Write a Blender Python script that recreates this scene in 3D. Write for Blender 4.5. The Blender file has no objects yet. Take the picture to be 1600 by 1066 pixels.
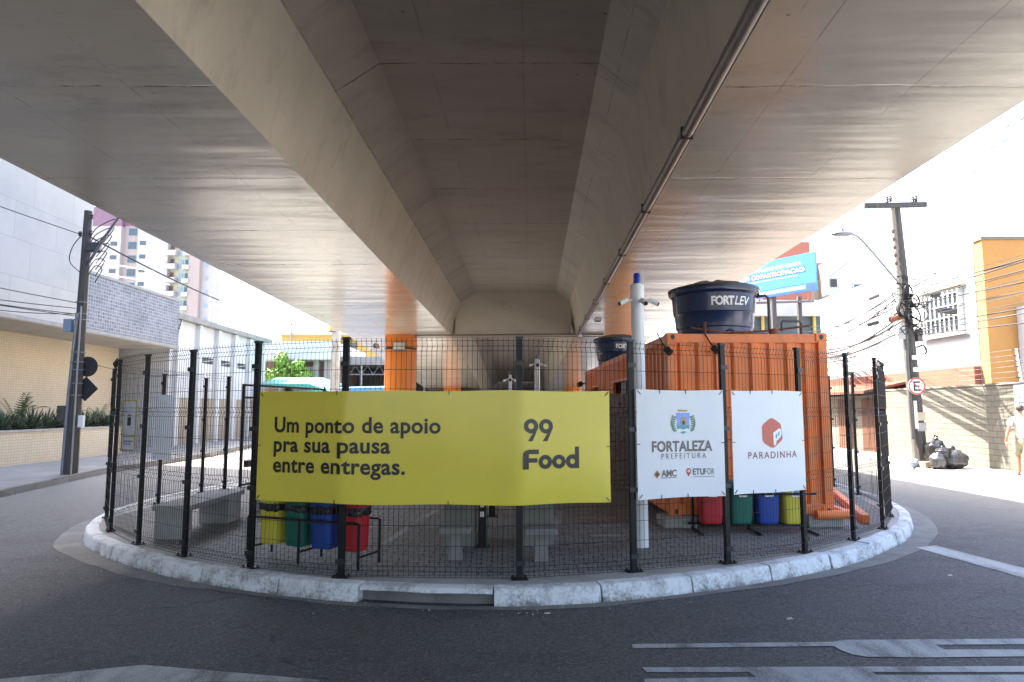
import bpy, bmesh, math, random
from mathutils import Vector, Matrix
random.seed(7)
PI = math.pi
sc = bpy.context.scene
COL = sc.collection
# ------------------------------------------------------------------ camera, sky, sun, exposure
cam = bpy.data.cameras.new('camera'); cam_o = bpy.data.objects.new('camera', cam); COL.objects.link(cam_o)
cam.sensor_width = 36.0; cam.lens = 36.0 * 1067 / 1600; cam.clip_start = 0.05; cam.clip_end = 2000
cam_o.location = (0, 0, 1.75); cam_o.rotation_euler = (PI / 2 + math.atan(107 / 1067), 0, 0)
sc.camera = cam_o
SUN_EL, SUN_AZ = math.radians(57), math.atan2(-1.0, 0.5)      # azimuth from +Y towards +X
W = bpy.data.worlds.new('World'); sc.world = W; W.use_nodes = True
wn = W.node_tree; wn.nodes.clear()
sky = wn.nodes.new('ShaderNodeTexSky'); sky.sky_type = 'NISHITA'; sky.sun_disc = False
sky.sun_elevation = SUN_EL; sky.sun_rotation = SUN_AZ; sky.air_density = 1.0; sky.dust_density = 4.0; sky.ozone_density = 1.0
bgn = wn.nodes.new('ShaderNodeBackground'); bgn.inputs[1].default_value = 0.125
wo = wn.nodes.new('ShaderNodeOutputWorld')
wn.links.new(sky.outputs[0], bgn.inputs[0]); wn.links.new(bgn.outputs[0], wo.inputs[0])
sd = bpy.data.lights.new('sun', 'SUN'); sd.energy = 4.1; sd.angle = math.radians(0.5); sd.color = (1.0, 0.95, 0.87)
so = bpy.data.objects.new('sun', sd); COL.objects.link(so)
_d = Vector((math.sin(SUN_AZ) * math.cos(SUN_EL), math.cos(SUN_AZ) * math.cos(SUN_EL), math.sin(SUN_EL)))
so.rotation_euler = _d.to_track_quat('Z', 'Y').to_euler(); so.location = (-30, 20, 40)
sc.view_settings.view_transform = 'Standard'; sc.view_settings.look = 'None'
sc.view_settings.exposure = 3.15; sc.view_settings.gamma = 1.0
sc.cycles.use_denoising = True
sc.cycles.max_bounces = 10; sc.cycles.diffuse_bounces = 8; sc.cycles.glossy_bounces = 4
sc.cycles.sample_clamp_indirect = 0.0

# ------------------------------------------------------------------ node helpers
def nd(nt, typ, ins=None, **attrs):
    n = nt.nodes.new(typ)
    for k, v in attrs.items(): setattr(n, k, v)
    for k, v in (ins or {}).items():
        if isinstance(v, bpy.types.NodeSocket): nt.links.new(v, n.inputs[k])
        else: n.inputs[k].default_value = v
    return n
def c4(c): return (c[0], c[1], c[2], 1.0)
def mixc(nt, fac, a, b):
    n = nt.nodes.new('ShaderNodeMix'); n.data_type = 'RGBA'
    for i, v in ((0, fac), (6, a), (7, b)):
        if isinstance(v, bpy.types.NodeSocket): nt.links.new(v, n.inputs[i])
        else: n.inputs[i].default_value = c4(v) if i else v
    return n.outputs[2]
def mth(nt, op, a, b=0.0, c=0.0, clamp=False):
    n = nt.nodes.new('ShaderNodeMath'); n.operation = op; n.use_clamp = clamp
    for i, v in enumerate((a, b, c)):
        if isinstance(v, bpy.types.NodeSocket): nt.links.new(v, n.inputs[i])
        else: n.inputs[i].default_value = v
    return n.outputs[0]
def ramp(nt, fac, lo, hi):
    n = nd(nt, 'ShaderNodeMapRange', {0: fac, 1: lo, 2: hi, 3: 0.0, 4: 1.0}); n.clamp = True
    return n.outputs[0]
def noise(nt, vec, scale, detail=4.0, rough=0.6):
    return nd(nt, 'ShaderNodeTexNoise', {'Vector': vec, 'Scale': scale, 'Detail': detail, 'Roughness': rough}).outputs[0]
def newmat(name):
    m = bpy.data.materials.new(name); m.use_nodes = True
    nt = m.node_tree; nt.nodes.clear()
    out = nt.nodes.new('ShaderNodeOutputMaterial'); p = nt.nodes.new('ShaderNodeBsdfPrincipled')
    nt.links.new(p.outputs[0], out.inputs[0])
    return m, nt, p
def pos(nt): return nt.nodes.new('ShaderNodeNewGeometry').outputs['Position']
def objc(nt): return nt.nodes.new('ShaderNodeTexCoord').outputs['Object']
def scaled(nt, vec, s): return nd(nt, 'ShaderNodeVectorMath', {0: vec, 1: s}, operation='MULTIPLY').outputs[0]
def setp(nt, p, **k):
    names = {'col': 'Base Color', 'rough': 'Roughness', 'metal': 'Metallic', 'spec': 'Specular IOR Level', 'nor': 'Normal', 'coat': 'Coat Weight', 'crough': 'Coat Roughness', 'trans': 'Transmission Weight', 'emc': 'Emission Color', 'ems': 'Emission Strength', 'alpha': 'Alpha'}
    for a, v in k.items():
        s = p.inputs[names[a]]
        if isinstance(v, bpy.types.NodeSocket): nt.links.new(v, s)
        else: s.default_value = c4(v) if a in ('col', 'emc') else v
def bump(nt, h, strength, dist=0.02):
    return nd(nt, 'ShaderNodeBump', {'Height': h, 'Strength': strength, 'Distance': dist}).outputs[0]
def mat(name, base, rough=.6, var=.15, vs=3.0, bmp=0.0, bs=60.0, metal=0.0, spec=.5, dirt=None, dfac=.5, ds=2.0, coat=0.0, stretch=(1, 1, 1), world=False):
    m, nt, p = newmat(name)
    v = scaled(nt, pos(nt) if world else objc(nt), stretch)
    n1 = noise(nt, v, vs)
    col = mixc(nt, ramp(nt, n1, .3, .7), [x * (1 - var) for x in base], [min(1, x * (1 + var)) for x in base])
    if dirt is not None:
        n2 = noise(nt, v, ds, 8, .7)
        col = mixc(nt, mth(nt, 'MULTIPLY', ramp(nt, n2, .48, .75), dfac), col, dirt)
    setp(nt, p, col=col, rough=mth(nt, 'ADD', mth(nt, 'MULTIPLY', n1, .16), rough - .08, clamp=True), metal=metal, spec=spec, coat=coat)
    if bmp > 0: setp(nt, p, nor=bump(nt, noise(nt, v, bs, 6), bmp))
    return m
MT = {}
# ------------------------------------------------------------------ materials
def make_asphalt():
    m, nt, p = newmat('asphalt'); v = pos(nt)
    big = noise(nt, scaled(nt, v, (.5, .25, 1)), .9, 5); mid = noise(nt, v, 6, 6); fine = noise(nt, v, 170, 3)
    vor = nd(nt, 'ShaderNodeTexVoronoi', {'Vector': v, 'Scale': 95.0}).outputs['Distance']
    col = mixc(nt, ramp(nt, big, .3, .7), (.058, .058, .061), (.084, .083, .084))
    col = mixc(nt, mth(nt, 'MULTIPLY', ramp(nt, mid, .45, .8), .35), col, (.095, .092, .088))
    coarse = noise(nt, v, 70, 4, .7)
    col = mixc(nt, mth(nt, 'MULTIPLY', ramp(nt, coarse, .52, .62), .6), col, (.13, .128, .126))
    col = mixc(nt, mth(nt, 'MULTIPLY', ramp(nt, coarse, .48, .38), .65), col, (.024, .024, .026))
    pt = noise(nt, scaled(nt, v, (.9, 1.4, 1)), .55, 7, .72)
    col = mixc(nt, mth(nt, 'MULTIPLY', ramp(nt, pt, .53, .57), .45), col, (.034, .034, .036))
    col = mixc(nt, mth(nt, 'MULTIPLY', ramp(nt, fine, .55, .75), .7), col, (.20, .198, .195))
    col = mixc(nt, mth(nt, 'MULTIPLY', ramp(nt, fine, .45, .3), .6), col, (.02, .02, .022))
    vc = nd(nt, 'ShaderNodeSeparateXYZ', {0: nd(nt, 'ShaderNodeTexVoronoi', {'Vector': v, 'Scale': 62.0}).outputs['Color']}).outputs[0]
    col = mixc(nt, mth(nt, 'MULTIPLY', ramp(nt, vc, .78, .92), .55), col, (.15, .147, .143))
    col = mixc(nt, mth(nt, 'MULTIPLY', ramp(nt, vc, .26, .10), .6), col, (.022, .022, .024))
    crk = nd(nt, 'ShaderNodeTexVoronoi', {'Vector': nd(nt, 'ShaderNodeVectorMath', {0: v, 1: scaled(nt, nd(nt, 'ShaderNodeTexNoise', {'Vector': v, 'Scale': 1.5}).outputs[1], (1.2, 1.2, 0))}, operation='ADD').outputs[0], 'Scale': .22}, feature='DISTANCE_TO_EDGE').outputs[0]
    col = mixc(nt, mth(nt, 'MULTIPLY', ramp(nt, crk, .004, .0015), mth(nt, 'MULTIPLY', ramp(nt, mid, .45, .6), .7)), col, (.018, .018, .018))
    sy = nd(nt, 'ShaderNodeSeparateXYZ', {0: v}).outputs[1]; far_lit = mth(nt, 'ADD', sy, mth(nt, 'MULTIPLY', mid, 5.0))
    col = mixc(nt, mth(nt, 'MULTIPLY', ramp(nt, far_lit, 11.5, 20), .75), col, (.25, .235, .21))      # paler with distance: brightness of the sunlit far road painted in
    setp(nt, p, col=col, rough=mth(nt, 'ADD', mth(nt, 'MULTIPLY', big, .25), .62), spec=.4)
    setp(nt, p, nor=bump(nt, mth(nt, 'ADD', fine, mth(nt, 'MULTIPLY', vor, .8)), .55, .012))
    return m
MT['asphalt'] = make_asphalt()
def make_mark():
    m, nt, p = newmat('road_paint'); v = pos(nt)
    a = noise(nt, v, 130, 3); b = noise(nt, scaled(nt, v, (2, .6, 1)), 2.2, 6)
    wear = ramp(nt, mth(nt, 'ADD', mth(nt, 'MULTIPLY', a, .55), mth(nt, 'MULTIPLY', b,   .6)), .53, .68)
    col = mixc(nt, mth(nt, 'MULTIPLY', wear, .92), (.34, .35, .36), (.085, .085, .088))
    setp(nt, p, col=col, rough=.65, nor=bump(nt, a, .4, .01)); return m
MT['mark'] = make_mark()
def make_kerb():
    m, nt, p = newmat('whitewashed_kerb'); v = pos(nt)
    a = noise(nt, v, 3.2, 8, .72); b = noise(nt, v, 38, 5, .7)
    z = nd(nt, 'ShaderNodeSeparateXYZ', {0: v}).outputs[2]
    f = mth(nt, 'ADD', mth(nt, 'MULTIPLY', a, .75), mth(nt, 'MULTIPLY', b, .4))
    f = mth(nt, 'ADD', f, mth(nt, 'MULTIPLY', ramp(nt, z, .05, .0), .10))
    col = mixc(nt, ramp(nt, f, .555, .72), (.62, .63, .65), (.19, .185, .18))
    g = noise(nt, scaled(nt, v, (1, 1, .4)), 1.3, 9, .8)
    col = mixc(nt, mth(nt, 'MULTIPLY', ramp(nt, g, .52, .66), .6), col, (.16, .155, .15))
    setp(nt, p, col=col, rough=.85, nor=bump(nt, f, .6, .014)); return m
MT['kerb'] = make_kerb()
MT['concrete'] = mat('concrete', (.36, .35, .33), .85, .18, 1.3, .25, 45, dirt=(.12, .115, .105), dfac=.6, world=True)
MT['concrete_pale'] = mat('pale_concrete', (.33, .32, .30), .8, .12, 3, .2, 60, dirt=(.18, .17, .15), dfac=.45, ds=4)
MT['concrete_grey'] = mat('grey_concrete', (.215, .21, .19), .8, .14, 3, .2, 60, dirt=(.11, .105, .09), dfac=.5, ds=4)
MT['apron'] = mat('gutter_concrete', (.17, .165, .155), .85, .22, 1.6, .25, 60, dirt=(.09, .088, .085), dfac=.8, ds=3, world=True)
MT['dark_kerb'] = mat('old_kerb', (.15, .135, .115), .9, .3, 2.0, .35, 30, dirt=(.06, .055, .05), world=True)
def make_sidewalk(name, base):
    m, nt, p = newmat(name); v = pos(nt)
    a = noise(nt, v, .8, 6); b = noise(nt, v, 20, 5)
    br = nd(nt, 'ShaderNodeTexBrick', {'Vector': v, 'Scale': 1.0, 'Mortar Size': .012, 'Brick Width': .8, 'Row Height': .8, 'Color1': c4((1, 1, 1)), 'Color2': c4((.86, .86, .86)), 'Mortar': c4((.5, .5, .5))}).outputs[0]
    col = mixc(nt, ramp(nt, a, .3, .7), [x * .78 for x in base], base)
    col = nd(nt, 'ShaderNodeMix', {0: 1.0, 6: col, 7: br}, data_type='RGBA', blend_type='MULTIPLY').outputs[2]
    setp(nt, p, col=col, rough=.85, nor=bump(nt, b, .3)); return m
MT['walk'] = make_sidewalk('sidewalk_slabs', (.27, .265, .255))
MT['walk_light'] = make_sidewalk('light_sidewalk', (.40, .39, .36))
def make_pavers():
    m, nt, p = newmat('dark_pavers'); v = pos(nt)
    br = nd(nt, 'ShaderNodeTexBrick', {'Vector': v, 'Scale': 1.0, 'Mortar Size': .008, 'Brick Width': .22, 'Row Height': .11, 'Color1': c4((.25, .245, .235)), 'Color2': c4((.18, .176, .17)), 'Mortar': c4((.04, .038, .035))}, offset=.5)
    a = noise(nt, v, 1.1, 8, .7); b = noise(nt, v, 60, 4)
    col = mixc(nt, mth(nt, 'MULTIPLY', ramp(nt, a, .5, .72), .55), br.outputs[0], (.22, .215, .20))
    setp(nt, p, col=col, rough=.75, nor=bump(nt, mth(nt, 'ADD', mth(nt, 'MULTIPLY', br.outputs[1], -.8), mth(nt, 'MULTIPLY', b, .3)), .6, .01)); return m
MT['pavers'] = make_pavers()
def make_soffit(name, base, joints=True, rough=.30, streak=1.0, gloss=True):
    m, nt, p = newmat(name); v = pos(nt)
    s = nd(nt, 'ShaderNodeSeparateXYZ', {0: v}); x = mth(nt, 'SUBTRACT', s.outputs[0], mth(nt, 'MULTIPLY', mth(nt, 'SUBTRACT', s.outputs[1], 25.0), .0281)); y = s.outputs[1]
    a = noise(nt, scaled(nt, v, (.35, .9, .6)), 1.1, 7, .65); b = noise(nt, scaled(nt, v, (1, 1, 1)), 7, 8, .75)
    col = mixc(nt, ramp(nt, a, .3, .72), [q * .86 for q in base], [q * 1.08 for q in base])
    col = mixc(nt, mth(nt, 'MULTIPLY', ramp(nt, b, .62, .78), .30), col, [q * .55 for q in base])
    h = mth(nt, 'MULTIPLY', noise(nt, scaled(nt, v, (.22, 1.35, .3)), 1.0, 2.5, .55), 1.0)
    h2 = noise(nt, scaled(nt, v, (.5, 5, 2)), 1.0, 3, .5)
    hh = mth(nt, 'ADD', h, mth(nt, 'MULTIPLY', h2, .13))
    if joints:
        wob = mth(nt, 'MULTIPLY', mth(nt, 'SUBTRACT', noise(nt, v, 1.3, 5), .5), .13)
        cell = nd(nt, 'ShaderNodeTexWhiteNoise', {0: nd(nt, 'ShaderNodeCombineXYZ', {0: mth(nt, 'FLOOR', mth(nt, 'DIVIDE', x, 1.22)), 1: mth(nt, 'FLOOR', mth(nt, 'DIVIDE', y, 2.44)), 2: 0.0}).outputs[0]}).outputs[0]
        col = mixc(nt, mth(nt, 'MULTIPLY', cell, .16), col, [q * .72 for q in base])
        for c, per, w, k in ((y, 2.44, .020, .95), (x, 1.22, .008, .6)):
            t = mth(nt, 'ABSOLUTE', mth(nt, 'SUBTRACT', mth(nt, 'FRACT', mth(nt, 'DIVIDE', mth(nt, 'ADD', c, wob if per > 2 else mth(nt, 'MULTIPLY', wob, .2)), per)), .5))
            ln = ramp(nt, mth(nt, 'MULTIPLY', t, per), w, w * .3)
            brk = ramp(nt, noise(nt, v, 1.7 if per > 2 else 2.3, 7, .75), .43, .58)
            col = mixc(nt, mth(nt, 'MULTIPLY', mth(nt, 'MULTIPLY', ln, brk), k), col, (.06, .052, .042))
            hh = mth(nt, 'SUBTRACT', hh, mth(nt, 'MULTIPLY', ln, .05 if per > 2 else .008))
    # tie-bolt holes and scuffs
    vo = nd(nt, 'ShaderNodeTexVoronoi', {'Vector': scaled(nt, v, (1, 1, 0) if joints else (0, 1, 1)), 'Scale': 1.25}).outputs['Distance']
    col = mixc(nt, mth(nt, 'MULTIPLY', ramp(nt, vo, .030, .018), .75), col, (.07, .06, .05))
    st = noise(nt, scaled(nt, v, (.7, 2.2, 1)), .9, 8, .75)
    col = mixc(nt, mth(nt, 'MULTIPLY', ramp(nt, st, .52, .70), .6), col, [base[0] * .50, base[1] * .50, base[2] * .52])
    sc_ = noise(nt, scaled(nt, v, (6, .7, 6)), 1.6, 6, .7)
    col = mixc(nt, mth(nt, 'MULTIPLY', ramp(nt, sc_, .68, .74), .55), col, (.10, .09, .075))
    setp(nt, p, col=col, rough=mth(nt, 'ADD', mth(nt, 'MULTIPLY', b, .16), rough - .08), spec=.6 if joints and gloss else .3, coat=.12 if joints and gloss else 0.0, crough=.16)
    setp(nt, p, nor=bump(nt, hh, .9, .03 * streak)); return m
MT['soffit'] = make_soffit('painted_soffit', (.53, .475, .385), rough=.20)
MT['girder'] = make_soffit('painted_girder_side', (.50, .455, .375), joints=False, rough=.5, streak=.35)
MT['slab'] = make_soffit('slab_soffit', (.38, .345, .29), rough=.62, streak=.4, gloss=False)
MT['orange_paint'] = mat('orange_column_paint', (.80, .235, .028), .42, .06, 2, .08, 30, dirt=(.35, .12, .03), dfac=.3)
MT['cont'] = mat('orange_container_paint', (.86, .215, .040), .40, .10, 1.6, .35, 2.2, dirt=(.30, .10, .045), dfac=.5, ds=2.6, stretch=(1.6, 1.6, .5))
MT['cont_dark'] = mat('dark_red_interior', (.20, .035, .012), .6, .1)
MT['black'] = mat('black_powder_coat', (.006, .006, .007), .45, .2, 6, spec=.3)
MT['blackp'] = mat('black_plastic', (.015, .015, .016), .45, .2, 6)
MT['wire'] = mat('black_wire', (.006, .006, .006), .5, .1, 6)
MT['white_metal'] = mat('white_pole_paint', (.74, .75, .77), .4, .04, 3, dirt=(.5, .5, .5), dfac=.25)
MT['white_plastic'] = mat('white_plastic', (.78, .78, .77), .4, .03)
MT['tank'] = mat('navy_tank_plastic', (.009, .026, .088), .22, .15, 3, spec=.55)
MT['tank_lid'] = mat('tank_lid_plastic', (.011, .013, .024), .32, .15, 3, spec=.5)
MT['pipe_grey'] = mat('pipe_grey', (.10, .09, .085), .5, .2)
MT['pipe_brown'] = mat('painted_conduit', (.20, .165, .14), .42, .2, 4, dirt=(.08, .06, .05))
MT['rust'] = mat('rusty_steel', (.17, .06, .03), .8, .35, 8, .2, 40)
MT['vinyl_y'] = mat('yellow_vinyl', (.66, .545, .055), .24, .03, 1.6, .10, 5, spec=.5, dirt=(.45, .39, .08), dfac=.25, ds=2)
MT['vinyl_w'] = mat('white_vinyl', (.70, .72, .75), .33, .02, 1.2, .10, 5, spec=.5, dirt=(.5, .5, .5), dfac=.2, ds=2)
MT['ink'] = mat('black_print', (.012, .012, .012), .33, .05, spec=.5)
MT['ink_grey'] = mat('grey_print', (.135, .115, .11), .35, .05)
MT['ink_red'] = mat('red_print', (.48, .075, .045), .35, .05)
MT['ink_wine'] = mat('wine_print', (.20, .035, .06), .35, .05)
MT['ink_teal'] = mat('teal_print', (.06, .32, .36), .35, .05)
MT['ink_blue'] = mat('sky_blue_print', (.22, .33, .78), .35, .05)
MT['ink_gold'] = mat('gold_print', (.40, .28, .08), .35, .05)
MT['ink_green'] = mat('green_print', (.09, .22, .13), .35, .05)
MT['ink_orange'] = mat('orange_print', (.46, .16, .05), .35, .05)
MT['ink_white'] = mat('white_print', (.8, .8, .8), .4, .02)
MT['bin_y'] = mat('yellow_bin_plastic', (.62, .53, .045), .45, .06, 4, dirt=(.35, .30, .06), dfac=.3)
MT['bin_g'] = mat('green_bin_plastic', (.006, .125, .085), .42, .08, 4)
MT['bin_b'] = mat('blue_bin_plastic', (.012, .055, .30), .42, .08, 4)
MT['bin_r'] = mat('red_bin_plastic', (.42, .014, .020), .42, .08, 4)
MT['bag'] = mat('black_bag_film', (.016, .015, .015), .25, .3, 8, .5, 22, spec=.6)
MT['bag_grey'] = mat('grey_bag_film', (.040, .040, .044), .28, .3, 6, .5, 16, spec=.6)
MT['glass'] = mat('window_glass', (.035, .045, .055), .08, .1, spec=.8)
MT['dark_glass'] = mat('dark_opening', (.03, .028, .026), .5, .2)
MT['leaf_agave'] = mat('agave_leaf', (.055, .085, .045), .5, .35, 9)
MT['leaf_palm'] = mat('palm_leaf', (.06, .10, .035), .5, .3, 7)
MT['leaf_bush'] = mat('bush_leaf', (.16, .30, .03), .5, .4, 5)
MT['bark'] = mat('bark', (.10, .075, .05), .9, .3, 9, .5, 30)
MT['pole_conc'] = mat('weathered_pole', (.075, .067, .06), .85, .35, 4, .4, 30, dirt=(.025, .022, .02), stretch=(4, 4, .6))
MT['steel'] = mat('galvanised_steel', (.20, .215, .25), .45, .12, 6, metal=.6)
MT['lens'] = mat('dark_lens', (.008, .008, .01), .12, .1, spec=.8)
MT['beacon'] = mat('blue_beacon_plastic', (.012, .05, .40), .15, .1, spec=.7)
MT['cream_stain'] = mat('soffit_plaster', (.42, .39, .35), .85, .12, 1.0, .1, 30, world=True)
MT['white_wall'] = mat('white_painted_wall', (.52, .535, .55), .85, .05, .7, .1, 30, dirt=(.5, .5, .5), dfac=.35, ds=.7, world=True)
MT['ochre'] = mat('ochre_render', (.40, .195, .055), .85, .08, .8, .1, 30, dirt=(.38, .19, .05), dfac=.4, ds=.9, world=True)
MT['salmon'] = mat('salmon_render', (.30, .10, .065), .85, .1, .8, .1, 30, dirt=(.36, .16, .11), dfac=.4, world=True)
MT['cream'] = mat('cream_render', (.42, .36, .26), .85, .08, .8, .1, 30, dirt=(.36, .33, .28), dfac=.5, world=True)
MT['pale_grey'] = mat('pale_grey_render', (.42, .42, .40), .85, .06, .6, dirt=(.42, .42, .40), dfac=.4, world=True)
MT['pink'] = mat('pinkish_render', (.29, .245, .24), .85, .05, .5, world=True)
MT['tower_white'] = mat('tower_white_render', (.33, .325, .35), .85, .05, .3, world=True)
MT['purple'] = mat('purple_tile', (.15, .085, .14), .6, .12, 1.0, world=True)
MT['mint'] = mat('mint_render', (.30, .36, .34), .85, .05, .5, world=True)
MT['yellow_wall'] = mat('yellow_render', (.36, .245, .065), .85, .07, .6, world=True, dirt=(.46, .36, .18), dfac=.35)
MT['dark_shed'] = mat('dark_shed_interior', (.05, .045, .043), .9, .4, 1.2, world=True)
MT['brown_brick'] = mat('brown_wall', (.17, .12, .10), .9, .3, 1.5, world=True)
MT['green_screen'] = mat('grey_green_screen', (.075, .11, .115), .7, .12, .8, world=True)
MT['pale_green'] = mat('pale_green_panel', (.38, .45, .33), .75, .06, world=True)
MT['turq'] = mat('turquoise_awning', (.07, .30, .26), .6, .06)
MT['car_blue'] = mat('light_blue_car_paint', (.10, .30, .62), .22, .05, coat=.6)
MT['sign_blue'] = mat('billboard_blue', (.022, .17, .40), .45, .06, .5)
MT['sign_blue2'] = mat('billboard_deep_blue', (.012, .055, .30), .45, .05)
MT['sign_cyan'] = mat('billboard_cyan', (.05, .23, .42), .45, .05)
MT['paint_yellow'] = mat('yellow_post_paint', (.52, .38, .08), .6, .1)
MT['roof_metal'] = mat('grey_roof_sheet', (.22, .215, .21), .5, .2, 2.0, world=True)
MT['roof_tile'] = mat('clay_roof_tile', (.24, .085, .05), .8, .25, 6, .4, 20, world=True)
MT['wood_brown'] = mat('brown_door_wood', (.16, .07, .04), .6, .25, 3, stretch=(6, 6, .6))
MT['skin'] = mat('skin', (.30, .13, .08), .5, .08, 8)
MT['hair'] = mat('dark_hair', (.03, .022, .017), .6, .3, 30, .4, 120)
MT['shirt'] = mat('white_cotton', (.45, .44, .43), .85, .04, 8, .2, 60)
MT['shorts'] = mat('khaki_cotton', (.20, .19, .125), .85, .1, 8, .2, 60)
MT['sandal'] = mat('dark_sandal', (.05, .04, .035), .7, .2)
MT['cable'] = mat('cable_rubber', (.007, .007, .007), .6, .2)
MT['cable_grey'] = mat('grey_cable', (.03, .03, .03), .6, .2)
MT['ins'] = mat('brown_insulator', (.09, .045, .035), .3, .2)
MT['sign_grey'] = mat('sign_back_black', (.016, .016, .02), .5, .2)
MT['box_blue'] = mat('pale_blue_box', (.20, .27, .36), .5, .08)
MT['earth'] = mat('bare_ground', (.28, .25, .20), .95, .25, .3, .3, 12, world=True)
MT['cartop'] = mat('cardboard', (.42, .27, .15), .85, .1)
MT['gate_board'] = mat('speckled_grey_board', (.30, .30, .29), .6, .3, 18, dirt=(.03, .03, .03), dfac=.9, ds=14)

def make_brick(name, c1, c2, mort, bw, rh, ms, axes='yz', bias=0.0, rough=.7, off=.5, bmp=.35):
    m, nt, p = newmat(name); v = pos(nt); s = nd(nt, 'ShaderNodeSeparateXYZ', {0: v}).outputs
    ix = {'x': 0, 'y': 1, 'z': 2}
    vec = nd(nt, 'ShaderNodeCombineXYZ', {0: s[ix[axes[0]]], 1: s[ix[axes[1]]], 2: 0.0}).outputs[0]
    br = nd(nt, 'ShaderNodeTexBrick', {'Vector': vec, 'Scale': 1.0, 'Mortar Size': ms, 'Brick Width': bw, 'Row Height': rh, 'Color1': c4(c1), 'Color2': c4(c2), 'Mortar': c4(mort), 'Bias': bias}, offset=off)
    a = noise(nt, v, .7, 7, .7)
    col = mixc(nt, mth(nt, 'MULTIPLY', ramp(nt, a, .45, .75), .4), br.outputs[0], [q * .62 for q in c1])
    setp(nt, p, col=col, rough=rough, nor=bump(nt, mth(nt, 'SUBTRACT', mth(nt, 'MULTIPLY', noise(nt, v, 30, 4), .3), br.outputs[1]), bmp, .012)); return m
MT['cream_tile'] = make_brick('cream_wall_tile', (.57, .495, .37), (.52, .45, .335), (.37, .32, .24), .12, .085, .007, off=.0)
MT['grey_panel'] = make_brick('grey_facade_panel', (.37, .365, .355), (.345, .342, .335), (.25, .245, .24), 1.9, 1.15, .008, off=.4, bmp=.1)
MT['blue_tile'] = make_brick('blue_grey_tile', (.105, .115, .14), (.195, .21, .24), (.34, .34, .345), .15, .13, .011, off=.13)
MT['block_wall'] = make_brick('stone_block_wall', (.115, .107, .082), (.15, .14, .11), (.05, .046, .036), .34, .165, .010)
MT['stone_base'] = make_brick('beige_base_wall', (.36, .31, .23), (.30, .26, .20), (.20, .17, .13), .30, .10, .010, axes='yz')
MT['salmon_brick'] = make_brick('salmon_band', (.26, .085, .05), (.23, .075, .045), (.16, .06, .04), .40, .14, .01)

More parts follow.
